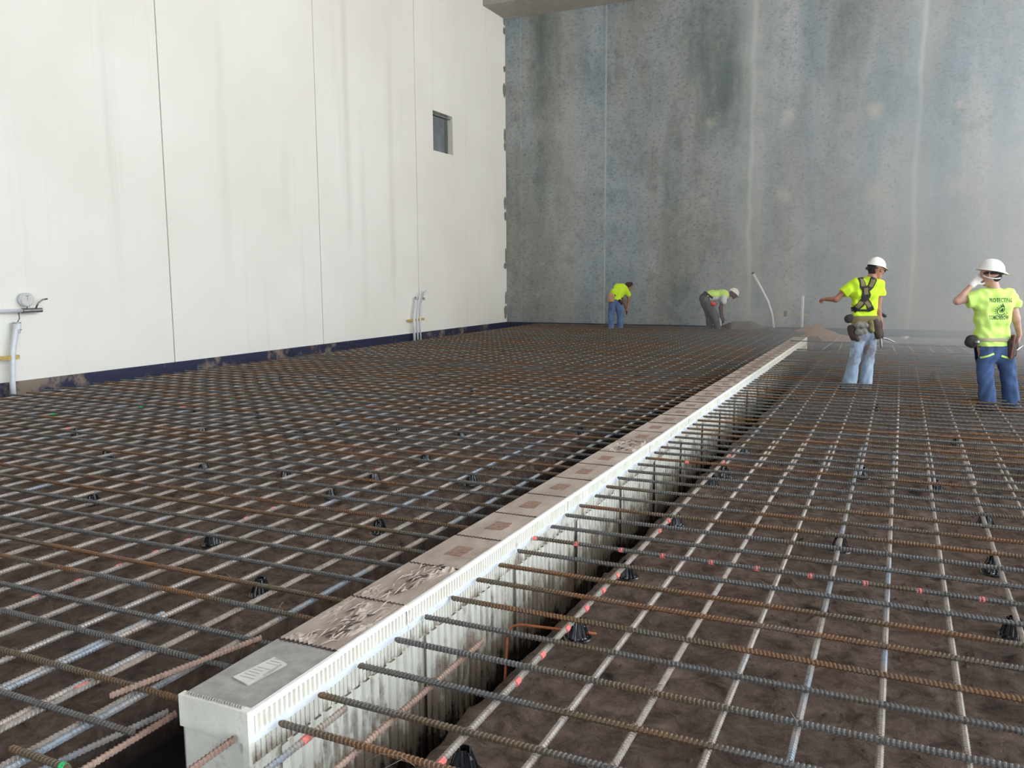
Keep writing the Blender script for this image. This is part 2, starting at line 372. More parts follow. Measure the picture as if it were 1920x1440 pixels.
for i in range(NS):
    y0 = BY0+.5*i; y1 = y0+.5
    tear = {1: 1.6, 2: 1.4, 9: 1.5, 18: .8, 23: .8}.get(i, 0)
    V, F = wavy_panel(y0, y1, i == 0, tear, i)
    p = mk('top_panel', V, F, GREYB if i == 0 else TAN, fm, False)
    if i == 0: p['label'] = 'clean grey nearest top panel with a paper sticker'
    if tear > 1: p['label'] = 'torn and wrinkled tan top panel'
    if i not in (0, 1, 2, 9) and i < 34:
        cx = BX0+.155+random.uniform(-.01, .01); cy = y0+.25
        m = MB(); k = 8
        Vs = [(cx+a*.052*random.uniform(.85, 1.1), cy+b*.075*random.uniform(.85, 1.1), BZ+.0035) for a, b in ((-1, -1), (0, -1.05), (1, -1), (1.05, 0), (1, 1), (0, 1), (-1, 1), (-1, 0))]
        m.add(Vs+[(v[0], v[1], BZ-.004) for v in Vs], [tuple(range(8))]+[(q, 8+q, 8+(q+1) % 8, (q+1) % 8) for q in range(8)])
        m.build('brown_stamp', RUSTSTAIN, p)
    if tear > 1:
        m = MB()
        for q in range(34):
            a = random.random(); cx = BX0+.1+.13*random.random(); cy = y0+.03+.44*a; L = random.uniform(.04, .13); r = random.uniform(.0015, .005)
            an = random.uniform(-.5, .5)+.2
            P = [(cx+math.sin(an)*L*(s-.5)+.006*math.sin(s*5), cy+math.cos(an)*L*(s-.5), BZ+.004+.012*math.sin(s*PI)) for s in (0, .25, .5, .75, 1)]
            m.tube(P, [r*.3, r*.8, r, r*.7, r*.2], 6)
        m.build('torn_fold', TAN, p, True)['kind'] = 'stuff'
        m = MB()
        for q in range(16):
            cx = BX0+.1+.13*random.random(); cy = y0+.05+.42*random.random(); L = random.uniform(.03, .07)
            m.tube([(cx, cy, BZ+.008), (cx+.012, cy+L*.5, BZ+.012), (cx+.018, cy+L, BZ+.008)], [.001, .004, .001], 5)
        m.build('dark_crease', DARKB, p)['kind'] = 'stuff'
    if i > 0:   # dark wavy joint between the boards
        m = MB(); P = []
        for q in range(53):
            u = q/52; P.append((BX0+.006+(BX1-BX0-.012)*u, y0+.007*math.sin(u*PI*26), BZ+.0015))
        m.tube(P, .0042 if i < 12 else .006, 5); m.build('zigzag_joint', DARKB, fm)
# sticker on the first panel
p = [o for o in C.objects if o.name.startswith('top_panel')][0]
m = MB(); m.add([(-2.155, 2.195, BZ+.005), (-2.06, 2.17, BZ+.005), (-2.04, 2.36, BZ+.005), (-2.125, 2.385, BZ+.005)], [(0, 1, 2, 3)])
m.add([(-2.155, 2.195, BZ), (-2.06, 2.17, BZ), (-2.04, 2.36, BZ), (-2.125, 2.385, BZ)], [(0, 3, 2, 1)]); m.build('sticker', PAPER, p)
m = MB()
for k in range(9):
    if k in (3,): continue
    L = random.uniform(.05, .075)
    y_ = 2.375-.02*k; x_ = -2.118-.003*k
    m.box((x_+.006, y_-.004, BZ+.0052), (x_+L, y_, BZ+.0062))
m.box((-2.062, 2.25, BZ+.0052), (-2.047, 2.345, BZ+.0064)); m.build('printed_lines', INK, p)
# body, end cap and trims
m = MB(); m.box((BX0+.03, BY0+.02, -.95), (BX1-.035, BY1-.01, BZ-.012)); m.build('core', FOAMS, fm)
m = MB(); m.box((BX0-.004, BY0-.012, -.02), (BX1+.004, BY0+.02, BZ+.004)); m.box((BX0+.01, BY0-.004, -.22), (BX1, BY0+.02, -.022)); m.box((BX0+.016, BY0, -.95), (BX1, BY0+.02, -.222))
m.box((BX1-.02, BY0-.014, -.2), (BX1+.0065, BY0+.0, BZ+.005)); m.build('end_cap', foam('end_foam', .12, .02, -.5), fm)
m = MB(); nb = 14
for zz, hh_ in ((-.205, .022), (-.235, .012)):
    P_ = [(BX0+.012+(BX1-BX0-.012)*k/nb, BY0-.006, zz+.006*noise.noise(Vector((k*.7, 1, 4)))-.0008*k) for k in range(nb+1)]
    m.tube(P_, [hh_*(.6+.5*random.random())*.5 for k in range(nb+1)], 6)
m.build('mud_band', simple('mud', lin(112, 88, 70), .95, var=.3), fm)
m = MB(); m.box((BX0, BY1-.02, -.6), (BX1+.01, BY1, BZ)); m.build('end_cap', TRIMW, fm)
m = MB()
for q in range(22):
    a = BX0+.02+.0118*q; m.tube([(a+.004, BY0-.002, BZ+.002), (a, BY0+.006+.004*random.random(), BZ+.008), (a+.006, BY0+.018, BZ+.004)], [.002, .005, .002], 6)
m.build('ragged_edge', GREYB, fm, True)
def flute(y0, y1, z0, z1, x, amp, pitch, duty=.5):
    n = max(1, round((y1-y0)/pitch)); P = []
    for k in range(n):
        a = y0+(y1-y0)*k/n; d = (y1-y0)/n
        P += [(x, a), (x, a+d*duty), (x-amp, a+d*(duty+.12)), (x-amp, a+d*.9)]
    P.append((x, y1)); V = [(q[0], q[1], z0) for q in P]+[(q[0], q[1], z1) for q in P]; k = len(P)
    return V, [(j, j+1, k+j+1, k+j) for j in range(k-1)]
for i in range(NS):
    y0 = BY0+.5*i; y1 = y0+.4995; near = i < 14
    jx = random.uniform(-.003, .003)
    m = MB(); m.box((BX1-.007, y0, BZ-.020), (BX1+.006+jx, y1, BZ+random.uniform(.003, .006)), 0); m.build('edge_trim', TRIMW, fm)
    m = MB(); m.add(*flute(y0, y1, .004, BZ-.02, BX1+jx, .012, .026 if near else .05, .45)); m.build('small_flute_panel', FOAM, fm)
    m = MB(); m.box((BX1-.02, y0, -.022), (BX1+.005+jx, y1, .006)); m.build('ledge_strip', STRIPB, fm)
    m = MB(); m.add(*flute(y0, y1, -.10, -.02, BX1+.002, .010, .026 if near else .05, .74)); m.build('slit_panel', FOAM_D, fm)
    if i % 2 == 0:
        m = MB(); a = y0+.02; b = y0+.97
        if i == NS-1: b = y1
        m.add(*flute(a+.12, b, -.62+random.uniform(-.06, .06), -.10, BX1+.014, .012, .062, .55)); m.add([(BX1+.014, b, -.7), (BX1+.014, b, -.1), (BX1-.03, b, -.1), (BX1-.03, b, -.7)], [(0, 1, 2, 3)])
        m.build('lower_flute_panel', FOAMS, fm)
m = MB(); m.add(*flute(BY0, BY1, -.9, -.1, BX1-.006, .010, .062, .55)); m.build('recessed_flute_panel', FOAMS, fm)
V, F = flute(BY0, BY1, -.9, BZ-.01, -BX0, .012, .04, .5)
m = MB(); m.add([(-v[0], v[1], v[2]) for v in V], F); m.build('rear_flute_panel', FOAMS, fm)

# ------------------------------------------------------------------ rebar mats
def bar_mesh(name, L, r, pitch, mt, n=7):
    V = []; F = []; x = 0; nseg = int(L/pitch); k = 0
    for s in range(nseg+1):
        for dx, dr in ((0, 0), (.36, 0), (.50, .003), (.82, .003)):
            for j in range(n):
                a = 2*PI*j/n; V.append((s*pitch+dx*pitch+.0045*math.cos(a), (r+dr)*math.cos(a), (r+dr)*math.sin(a))); 
            k += 1
    F = [(i*n+j, (i+1)*n+j, (i+1)*n+(j+1) % n, i*n+(j+1) % n) for i in range(k-1) for j in range(n)]
    F += [tuple(range(n)), tuple((k-1)*n+j for j in range(n))[::-1]]
    me = bpy.data.meshes.new(name); me.from_pydata(V, [], F); me.materials.append(mt); me.update(); return me
def smooth_bar_mesh(name, L, r, mt, n=8):
    m = MB(); m.tube([(0, 0, 0), (L, 0, 0)], r, n); me = bpy.data.meshes.new(name); me.from_pydata(m.v, [], m.f); me.materials.append(mt); return me
RT, RL = .0105, .0105
def put(name, me, parent, loc, rz, ry=0, roll=0):
    o = bpy.data.objects.new(name, me); C.objects.link(o); o.parent = parent; o.location = loc
    o.rotation_euler = (roll, ry, rz); return o
matL = tag(empty('rebar_mat', (0, 0, 0)), 'larger rusty steel rebar mat filling the left side from the form to the white wall', 'rebar mat')
matR = tag(empty('rebar_mat', (0, 0, 0)), 'rebar mat on the right of the form, the one the two standing workers are in', 'rebar mat')
# left mat
LT = bar_mesh('left_cross_bar', 8.6, RT, .017, RB_T); LTf = bar_mesh('left_far_cross_bar', 8.6, RT, .05, RB_T, 6)
yl = [1.88+.256*k for k in range(93)]
for k, y in enumerate(yl):
    L = 8.95; jx = random.uniform(-.03, .03)
    x0 = -2.25 if y > 2.1 else -2.32
    o = put('cross_bar', LT if y < 9 else LTf, matL, (x0, y+random.uniform(-.014, .014), random.uniform(-.003, .003)), PI+random.uniform(-.0022, .0022), 0, random.uniform(0, 6))
    if y > 13.6: o.location.z -= .01
o = put('cross_bar', bar_mesh('short_cross_bar', 1.9, RT, .017, RB_T), matL, (-.75-1.59, 1.655, 0), PI-.0); o.location = (-2.34, 1.655, 0); o.data = bar_mesh('stub_bar', .26, RT, .017, RB_T); m = None
LL = bar_mesh('left_long_bar', 12.2, RL, .017, RB_L); LLf = bar_mesh('left_far_long_bar', 13.0, RL, .05, RB_L, 6)
xl = [-2.55-.256*k for k in range(33)]
zl = -RT-RL-.001
for k, x in enumerate(xl):
    a = .9 if k != 0 else 1.2; jx = random.uniform(-.012, .012); lap = 2.6 if k < 4 else 0
    rz = PI/2+random.uniform(-.0015, .0015)
    put('long_bar', LL, matL, (x+jx, -.2+random.uniform(-.1, .1), zl), rz, 0, random.uniform(0, 6))
    put('long_bar', LLf, matL, (x+jx+.028, 11.5+random.uniform(-.1, .1)+.5*(k % 2), zl), rz, 0, random.uniform(0, 6))
for k in range(3):   # laps close to the camera
    put('lap_bar', bar_mesh('lap_bar', 1.6+.28*k, RL, .017, RB_L), matL, (xl[k]-.027, .55, zl), PI/2, 0, random.uniform(0, 6))
put('lap_bar', bar_mesh('trench_bar', 5.5, RL, .017, RB_L), matL, (-2.42, 2.75, -.06), PI/2, .002)
def free_bar(name, a, b, mt, parent, r=.0105, pitch=.017):
    a = Vector(a); b = Vector(b); d = b-a; L = d.length
    o = put(name, bar_mesh(name, L-.01, r, pitch, mt), parent, a, 0); o.rotation_mode = 'QUATERNION'; o.rotation_quaternion = d.to_track_quat('X', 'Z'); return o
free_bar('loose_bar', (-2.565, 2.00, .028), (-2.405, 2.62, .026), RB_P, matL)['label'] = 'reddish rusted bar lying across the mat corner'
free_bar('end_bar', (-2.315, .9, -.02), (-2.315, 2.075, -.02), RB_P, matL)
free_bar('stub_bar', (-1.975, .9, -.01), (-1.975, 2.0, .0), RB_P, matR)
free_bar('stub_bar', (-1.775, .9, -.02), (-1.775, 2.36, -.02), RB_L, matR)
free_bar('low_bar', (-2.75, .9, -.118), (-2.5, 2.2, -.118), RB_L, matL)
# right mat
RTm = bar_mesh('right_cross_bar', 9.4, RT, .017, RB_T); RTf = bar_mesh('right_far_cross_bar', 9.4, RT, .05, RB_T, 6)
yr = [2.15, 2.37, 2.63, 2.89, 3.15, 3.405, 3.67, 3.92, 4.165, 4.42, 4.675, 4.95, 5.2, 5.48, 5.76, 6.05]
while yr[-1] < 17.4: yr.append(yr[-1]+.256)
yr += [17.72, 17.82, 18.2, 18.26]
for k, y in enumerate(yr):
    rz = random.uniform(-.0016, .0016)+(-.002 if k < 3 else 0)
    put('cross_bar', RTm if y < 9 else RTf, matR, (BX1+.022+random.uniform(-.004, .012), y, random.uniform(-.002, .002)), rz, 0, random.uniform(0, 6))
put('cross_bar', RTf, matR, (-2.15, 19.2, .105), -.004, .010)
put('cross_bar', RTf, matR, (-1.6, 20.8, -.12), 0)
RLm = bar_mesh('right_long_bar', 8.7, RL, .017, RB_L); RLf = bar_mesh('right_far_long_bar', 11.4, RL, .05, RB_L, 6)
xr = [-1.285, -1.02, -.77, -.505, -.252, .008, .275, .55]
while xr[-1] < 7: xr.append(xr[-1]+.26)
for k, x in enumerate(xr):
    rz = PI/2+random.uniform(-.0015, .0015)
    lapn = 8.1 if k > 0 else 7.6
    o = put('long_bar', RLm, matR, (x, lapn-8.72+random.uniform(-.1, .1), zl), rz, 0, random.uniform(0, 6))
    put('long_bar', RLf, matR, (x+.03, 6.95+random.uniform(-.1, .1), zl), rz, 0, random.uniform(0, 6))
for k in range(26):
    x = -1.45+.36*k
    free_bar('end_bar', (x, 18.0, -.03), (x-.12+.28*(k == 0)+random.uniform(-.05, .05), 22.4, -.14 if k else .02), RB_L, matR, pitch=.1)
free_bar('trench_bar', (-1.575, .9, zl), (-1.575, 3.08, zl), RB_P, matR)['label'] = 'pinkish short bar ending over the trench'
# stirrup standing in the right trench
m = MB(); m.tube([(-1.60, 3.3, -.72), (-1.61, 3.36, -.45), (-1.625, 3.43, -.17), (-1.622, 3.44, -.135), (-1.608, 3.445, -.112), (-1.58, 3.455, -.10), (-1.54, 3.46, -.097), (-1.2, 3.50, -.095)], .0065, 8)
so = m.build('hooked_stirrup', RB_O, matR, True)
# ties
m = MB(); rnd = random.Random(4)
def tie(m, x, y):
    m.tube([(x-.016, y-.012, .002), (x-.004, y-.014, .0125), (x+.014, y+.012, .0125), (x+.018, y+.014, -.01)], .0012, 4, False)
    m.tube([(x-.016, y+.012, -.002), (x-.002, y+.014, .013), (x+.014, y-.012, .013), (x+.018, y-.014, -.012)], .0012, 4, False)
    if rnd.random() < .4:
        a = rnd.uniform(0, 6); l = rnd.uniform(.015, .045)
        m.tube([(x, y-.014, .012), (x+l*.6*math.cos(a), y-.014+l*.6*math.sin(a), .02+l*.5), (x+l*math.cos(a), y-.014+l*math.sin(a), .014+l*rnd.uniform(.3, 1))], .0011, 4, False)
for y in yl:
    for x in xl[:14]:
        if y < 8 and rnd.random() < .55: tie(m, x, y)
tag(m.build('wire_ties', WIRE, matL), kind='stuff')
m = MB()
for y in yr:
    for x in xr[:9]:
        if y < 8 and rnd.random() < .6: tie(m, x, y)
m.tube([(-1.32, 2.1, .015), (-1.36, 2.08, .05), (-1.42, 2.06, .055), (-1.47, 2.05, .02), (-1.47, 2.04, -.01), (-1.44, 2.06, -.015), (-1.38, 2.12, .012)], .0014, 5, False)
tag(m.build('wire_ties', WIRE, matR), kind='stuff')
# paint marks
def mark(parent, x, y, axis, mt, L=.028, z=0):
    m = MB(); d = Vector((L/2, 0, 0)) if axis == 'x' else Vector((0, L/2, 0)); m.tube([-d, d], .0136, 8)
    o = m.build('paint_mark', mt, parent); o.location = (x, y, z)
for x in (-1.90, -1.64, -1.37, -1.13, -.86, -.62, -.35, -.09, .16, .43, .7, .96): mark(matR, x, 4.42, 'x', PINK)
for y in (4.92, 5.15, 4.07, 3.84, 3.59, 3.34, 3.05, 2.8, 7.0, 7.27, 7.41, 2.2): mark(matR, -1.285, y, 'y', PINK, .035, zl)
mark(matR, -1.775, 2.13, 'y', PINK, .04, -.02); mark(matR, -1.55, 6.80, 'x', PINK)
for y in (4.09, 3.59, 3.35, 3.10, 2.85, 2.61, 4.35, 5.1, 5.6, 7.4): mark(matL, xl[5], y, 'y', PINK, .035, zl)
mark(matL, xl[1], 2.07, 'y', PINK, .05, zl); mark(matL, -2.36, 1.655, 'x', GREEN, .02)
for k, (px_, py_) in enumerate([(-8.0, 5.9), (-7.6, 6.1), (-8.6, 6.3), (-8.2, 6.6), (-9.0, 6.5), (-8.4, 7.3), (-8.0, 7.5), (-7.9, 8.3), (-7.7, 8.6)]): mark(matL, min(xl, key=lambda q: abs(q-px_)), py_, 'y', GREEN if k % 3 else PINK, .05, zl)
for k in range(12): mark(matL, xl[24-k // 2*1], 9.2+.5*k, 'y', WPAINT, .05, zl)
for k in range(9): mark(matR, .01+.03, 7.2+.52*k, 'y', WPAINT, .05, zl)

# ------------------------------------------------------------------ rebar chairs
def chair_proto():
    r = empty('rebar_chair')
    m = MB(); n = 24; V = []
    prof = [(.052, .004), (.046, .012), (.034, .055), (.025, .088), (.024, .092), (.020, .092), (.022, .085), (.030, .055), (.042, .012)]
    for i, (rad, z) in enumerate(prof):
        for k in range(n):
            rr_ = rad*(1.0 if k % 2 else (.86 if i < 4 else 1)); zz = z
            if i >= 3 and i <= 6 and k in (5, 6, 7, 17, 18, 19): zz -= .022
            a = 2*PI*k/n; V.append((rr_*math.cos(a), rr_*math.sin(a), zz))
    m.add(V, [(i*n+k, i*n+(k+1) % n, (i+1)*n+(k+1) % n, (i+1)*n+k) for i in range(len(prof)-1) for k in range(n)])
    m.build('cone', BLACKP, r)
    m = MB(); m.lathe([(.045, 0), (.064, 0), (.066, .003), (.062, .007), (.045, .007)], 24); m.build('base_ring', BLACKP, r)
    m = MB()
    for k in range(8):
        a = 2*PI*(k+.5)/8; c_, s_ = math.cos(a), math.sin(a)
        m.tube([(.056*c_, .056*s_, .005), (.027*c_, .027*s_, .086)], .0028, 5)
    m.build('rib', BLACKP, r)
    return r
ch0 = chair_proto(); CHK = list(ch0.children)
Lc = {'first row of chairs left of the form': [(-3.02, 3.31), (-3.01, 4.47), (-3.05, 5.79), (-3.05, 8.31), (-3.07, 9.86), (-3.04, 10.93)],
 'second row of chairs left of the form': [(-3.84, 3.8), (-3.89, 5.02), (-3.93, 5.61), (-3.93, 6.44), (-3.98, 7.49), (-3.91, 9.33), (-3.89, 10.58), (-4.05, 12.21), (-3.96, 13.56)],
 'third row of chairs left of the form': [(-4.69, 5.44), (-4.74, 7.49), (-4.48, 8.74), (-4.40, 11.52), (-4.95, 13.6)],
 'fourth row of chairs left of the form': [(-5.48, 4.19), (-5.49, 5.29), (-5.51, 6.74), (-5.64, 7.57), (-5.51, 9.13), (-5.5, 10.49), (-5.56, 12.11), (-5.61, 13.42)],
 'fifth row of chairs left of the form': [(-6.74, 5.36), (-6.9, 6.75), (-6.85, 7.66), (-6.93, 9.26), (-6.98, 10.66), (-6.41, 11.46), (-6.95, 12.02)],
 'row of chairs nearest the white wall': [(-7.9, 5.98), (-9.15, 6.99), (-7.84, 7.68), (-7.91, 15.68), (-7.99, 16.76)]}
Rc = {'chair row along the right trench edge': [(-1.27, 2.33), (-1.28, 3.47), (-1.31, 4.34), (-1.3, 5.38), (-1.3, 6.59), (-1.16, 6.87), (-1.22, 7.94), (-1.29, 8.96), (-1.26, 10.67), (-1.24, 11.62), (-1.25, 12.68)],
 'middle chair row of the right mat': [(-.26, 5.32), (-.21, 7.32), (-.2, 11.06)],
 'chair row at the right edge of the photo': [(.55, 4.32), (.55, 5.26), (.59, 6.22), (.4, 7.05), (.57, 9.04), (.51, 14.57)]}
ORD = ['nearest', 'second nearest', 'third nearest', 'fourth', 'fifth', 'sixth', 'seventh', 'eighth', 'ninth', 'tenth', 'farthest']
first = True
for side, rows in (('left', Lc), ('right', Rc)):
    for row, pts in rows.items():
        for k, (x, y) in enumerate(pts):
            if first: r = ch0; first = False
            else:
                r = ch0.copy(); C.objects.link(r)
                for c in CHK:
                    d = c.copy(); C.objects.link(d); d.parent = r
            bx = min(xl if side == 'left' else xr, key=lambda q: abs(q-x))
            if abs(bx-x) > .05 and y < 9: x = x*.3+bx*.7
            r.location = (x, y, ground(x, y)-.001); r.rotation_euler = (0, 0, random.uniform(0, 6)); s = 1.0
            o_ = ORD[k] if k < len(pts)-1 or k < 2 else 'farthest'
            tag(r, 'black plastic cone, %s in the %s' % (o_, row), 'rebar chair', 'rebar chairs under the %s mat' % side)

# ------------------------------------------------------------------ pipes on the walls
def pipe(name, P, r, mt, parent, n=12): 
    m = MB(); m.tube(P, r, n); return m.build(name, mt, parent, True)
pg = tag(empty('pipe_manifold', (XW, 8.2, -.2)), 'white pipes with a round pressure gauge and valve on the white wall at left', 'pipe')
def lp(P, b=(XW, 8.2, -.2)): return [tuple(a-c for a, c in zip(p, b)) for p in P]
pipe('riser_pipe', lp([(-12.05, 8.12, -.28), (-12.05, 8.13, .0), (-12.07, 8.18, .45), (-12.08, 8.27, .78), (-12.09, 8.30, .84)]), .042, PVC, pg)
pipe('riser_pipe', lp([(-12.05, 7.85, -.28), (-12.05, 7.85, .4), (-12.08, 7.93, .78)]), .042, PVC, pg)
pipe('header_pipe', lp([(-12.09, 7.2, 1.08), (-12.09, 8.42, 1.075)]), .028, PVC, pg)
pipe('pipe_cap', lp([(-12.09, 8.28, .74), (-12.09, 8.31, .90)]), .055, PVC, pg)
pipe('hook', lp([(-12.09, 8.31, .90), (-12.09, 8.35, .96), (-12.09, 8.34, 1.05)]), .01, METAL, pg)
m = MB(); 
for zz in (.895, .79): m.tube(lp([(-12.09, 8.30, zz-.006), (-12.09, 8.30, zz+.006)]), .06, 12)
m.build('clamp_ring', METAL, pg)
m = MB(); m.tube(lp([(-12.09, 8.40, 1.07), (-12.09, 8.72, 1.07)]), [.04, .036], 12); m.tube(lp([(-12.09, 8.5, 1.07), (-12.09, 8.5, 1.14)]), .022, 10); m.build('valve_body', METAL, pg)
pipe('valve_handle', lp([(-12.08, 8.62, 1.10), (-12.06, 8.65, 1.18), (-12.05, 8.72, 1.23), (-12.05, 8.80, 1.24)]), .013, METAL, pg)
g = pipe('gauge', lp([(-12.16, 8.50, 1.24), (-12.09, 8.50, 1.24)]), .105, PVC, pg, 24)
m = MB(); m.tube([(.112, .30, 1.44), (.115, .30, 1.44)], .095, 24); o = m.build('gauge_face', PAPER, g)
m = MB(); m.box((.115, .295, 1.43), (.118, .305, 1.50)); m.box((.115, .27, 1.485), (.118, .33, 1.497)); o2 = m.build('needle', METAL, g)
m = MB(); m.box((.1, -.5, .55), (.16, .07, .61)); m.build('brace', PLY, pg)
pc = tag(empty('pipe_stub_cluster', (XW, 19.8, -.2)), 'three thin white pipe stubs with a wooden brace low on the white wall', 'pipe')
b = (XW, 19.8, -.2)
pipe('pipe_stub', lp([(-12.05, 19.62, -.3), (-12.07, 19.66, .4), (-12.09, 19.85, .95)], b), .036, PVC, pc)
pipe('pipe_stub', lp([(-12.05, 19.80, -.3), (-12.07, 19.82, .4), (-12.09, 19.98, .9), (-12.09, 20.12, 1.15)], b), .026, PVC, pc)
pipe('pipe_stub', lp([(-12.05, 19.96, -.3), (-12.07, 19.97, .4), (-12.09, 20.2, .92), (-12.09, 20.38, 1.16)], b), .026, PVC, pc)
m = MB(); m.box((.08, -.38, .54), (.13, .42, .60)); m.build('brace', PLY, pc)
m = MB(); m.tube(lp([(-12.09, 19.85, .93), (-12.09, 19.86, 1.0)], b), .05, 10); m.tube(lp([(-12.08, 20.2, .9), (-12.08, 20.22, .97)], b), .036, 10); m.build('pipe_cap', METAL, pc)
cp = tag(empty('bent_pipe', (-3.34, 25.72, -.2)), 'white pipe bending to the left up the back wall', 'pipe')
b = (-3.34, 25.72, -.2)
pipe('pipe', lp([(-3.34, 25.72, -.3), (-3.36, 25.72, .0), (-3.42, 25.73, .37), (-3.55, 25.74, .76), (-3.80, 25.75, 1.22), (-4.0, 25.76, 1.57)], b), .036, PVC, cp)
pipe('dark_tip', lp([(-4.0, 25.76, 1.57), (-4.03, 25.76, 1.62)], b), .037, BLACKP, cp)
m = MB(); m.box((-.20, -.01, .55), (.10, .03, .59)); m.build('brace', PLY, cp)
sp = tag(empty('straight_pipe', (-2.57, 25.72, -.2)), 'short straight white pipe upright at the back wall beyond the far form end', 'pipe')
pipe('pipe', [(0, 0, -.1), (0, 0, 1.13)], .038, PVC, sp); m = MB(); m.box((-.15, -.01, .56), (.15, .03, .60)); m.build('brace', PLY, sp)
cs = empty('conduit_stub', (.18, 25.2, -.21)); tag(cs, 'small white conduit stub in front of the back wall between the standing workers', 'pipe')
pipe('pipe', [(0, 0, -.05), (0, 0, .05)], .06, PVC, cs); pipe('pipe', [(-.1, 0, .05), (.1, 0, .05)], .02, PVC, cs)
#PEOPLE
# ------------------------------------------------------------------ people: blended round cones meshed as one surface
class SD:
    def __init__(s, lo, hi, h):
        s.lo = np.array(lo, float); s.h = h; n = np.ceil((np.array(hi)-s.lo)/h).astype(int)+1; s.n = n
        s.ax = [s.lo[i]+h*np.arange(n[i]) for i in range(3)]; s.f = np.full(n, .5, np.float32)
    def sub(s, lo, hi):
        a = np.maximum(0, ((np.array(lo)-s.lo)/s.h).astype(int)); b = np.minimum(s.n, ((np.array(hi)-s.lo)/s.h).astype(int)+2)
        sl = tuple(slice(a[i], max(a[i], b[i])) for i in range(3))
        return sl, np.meshgrid(*[s.ax[i][sl[i]] for i in range(3)], indexing='ij')
    def put(s, sl, d, k):
        f = s.f[sl]; hh = np.clip(.5+.5*(f-d)/k, 0, 1); s.f[sl] = f*(1-hh)+d*hh-k*hh*(1-hh)
    def cone(s, a, b, ra, rb, k=.02, off=0):
        a = np.array(a, float); b = np.array(b, float); ra += off; rb += off; m = max(ra, rb)+.08
        sl, (X, Y, Z) = s.sub(np.minimum(a, b)-m, np.maximum(a, b)+m); 
        if X.size == 0: return
        ba = b-a; L = max(1e-9, ba@ba); t = np.clip(((X-a[0])*ba[0]+(Y-a[1])*ba[1]+(Z-a[2])*ba[2])/L, 0, 1)
        d = np.sqrt((X-a[0]-t*ba[0])**2+(Y-a[1]-t*ba[1])**2+(Z-a[2]-t*ba[2])**2)-(ra+(rb-ra)*t); s.put(sl, d, k)
    def ell(s, c, r, k=.02, off=0, rz=0, neg=False, tilt=0):
        r = np.array(r, float)+off; m = r.max()+.08; c = np.array(c, float)
        sl, (X, Y, Z) = s.sub(c-m, c+m)
        if X.size == 0: return
        x, y, z = X-c[0], Y-c[1], Z-c[2]; cs, sn = math.cos(rz), math.sin(rz); x, y = x*cs+y*sn, -x*sn+y*cs
        if tilt: cs, sn = math.cos(tilt), math.sin(tilt); x, z = x*cs+z*sn, -x*sn+z*cs
        q = np.sqrt((x/r[0])**2+(y/r[1])**2+(z/r[2])**2); q2 = np.sqrt((x/r[0]**2)**2+(y/r[1]**2)**2+(z/r[2]**2)**2)+1e-9
        d = q*(q-1)/q2
        if neg: s.f[sl] = np.maximum(s.f[sl], -d)
        else: s.put(sl, d, k)
    def cut(s, p, nrm, zmin=-9):
        nrm = np.array(nrm, float); nrm /= np.linalg.norm(nrm); X, Y, Z = np.meshgrid(*s.ax, indexing='ij')
        g = np.maximum(s.f, ((X-p[0])*nrm[0]+(Y-p[1])*nrm[1]+(Z-p[2])*nrm[2]).astype(np.float32)); s.f = np.where(Z > zmin, g, s.f).astype(np.float32)
    def fold(s, amp, fr=22, seed=0):
        X, Y, Z = np.meshgrid(*s.ax, indexing='ij')
        s.f += amp*(np.sin(Z*fr+6*np.sin(X*9+seed)+3*np.sin(Y*11))*np.sin(X*fr*.8+seed+4*np.sin(Z*7))).astype(np.float32)
    def mesh(s, name, m, parent=None):
        f = s.f; ins = f < 0; c = np.zeros(tuple(s.n-1), int); P = np.zeros(tuple(s.n-1)+(3,)); 
        A = [slice(0, -1), slice(1, None)]; idx = np.indices(tuple(s.n-1)).astype(float)
        for ax in range(3):
            for u in (0, 1):
                for v in (0, 1):
                    o0 = [0, 0, 0]; o1 = [0, 0, 0]; e = [q for q in range(3) if q != ax]; o0[e[0]] = o1[e[0]] = u; o0[e[1]] = o1[e[1]] = v; o1[ax] = 1
                    g0 = f[A[o0[0]], A[o0[1]], A[o0[2]]]; g1 = f[A[o1[0]], A[o1[1]], A[o1[2]]]
                    sg = (g0 < 0) != (g1 < 0); t = np.where(sg, g0/np.where(sg, g0-g1, 1), 0); c += sg
                    for q in range(3): P[..., q] += np.where(sg, (t if q == ax else o0[q]), 0)
        has = c > 0; vid = -np.ones(has.shape, int); vid[has] = np.arange(has.sum())
        W = np.stack([s.lo[q]+s.h*(idx[q][has]+P[..., q][has]/c[has]) for q in range(3)], 1); F = []
        for ax in range(3):
            e = [q for q in range(3) if q != ax]
            g0 = np.take(f, range(f.shape[ax]-1), ax) < 0; g1 = np.take(f, range(1, f.shape[ax]), ax) < 0
            I = np.argwhere(g0 != g1); I = I[(I[:, e[0]] > 0) & (I[:, e[1]] > 0) & (I[:, e[0]] < has.shape[e[0]]) & (I[:, e[1]] < has.shape[e[1]])]
            if not len(I): continue
            def at(d0, d1): J = I.copy(); J[:, e[0]] -= d0; J[:, e[1]] -= d1; return vid[J[:, 0], J[:, 1], J[:, 2]]
            q = np.stack([at(1, 1), at(0, 1), at(0, 0), at(1, 0)], 1); fl_ = g0[I[:, 0], I[:, 1], I[:, 2]]
            if ax == 1: fl_ = ~fl_
            q[~fl_] = q[~fl_][:, ::-1]; F.append(q[(q >= 0).all(1)])
        F = np.concatenate(F)
        return mk(name, W.tolist(), F.tolist(), m, parent, True)
def V3(*a): return np.array(a, float)
def unit(v): v = np.array(v, float); return v/(np.linalg.norm(v)+1e-9)
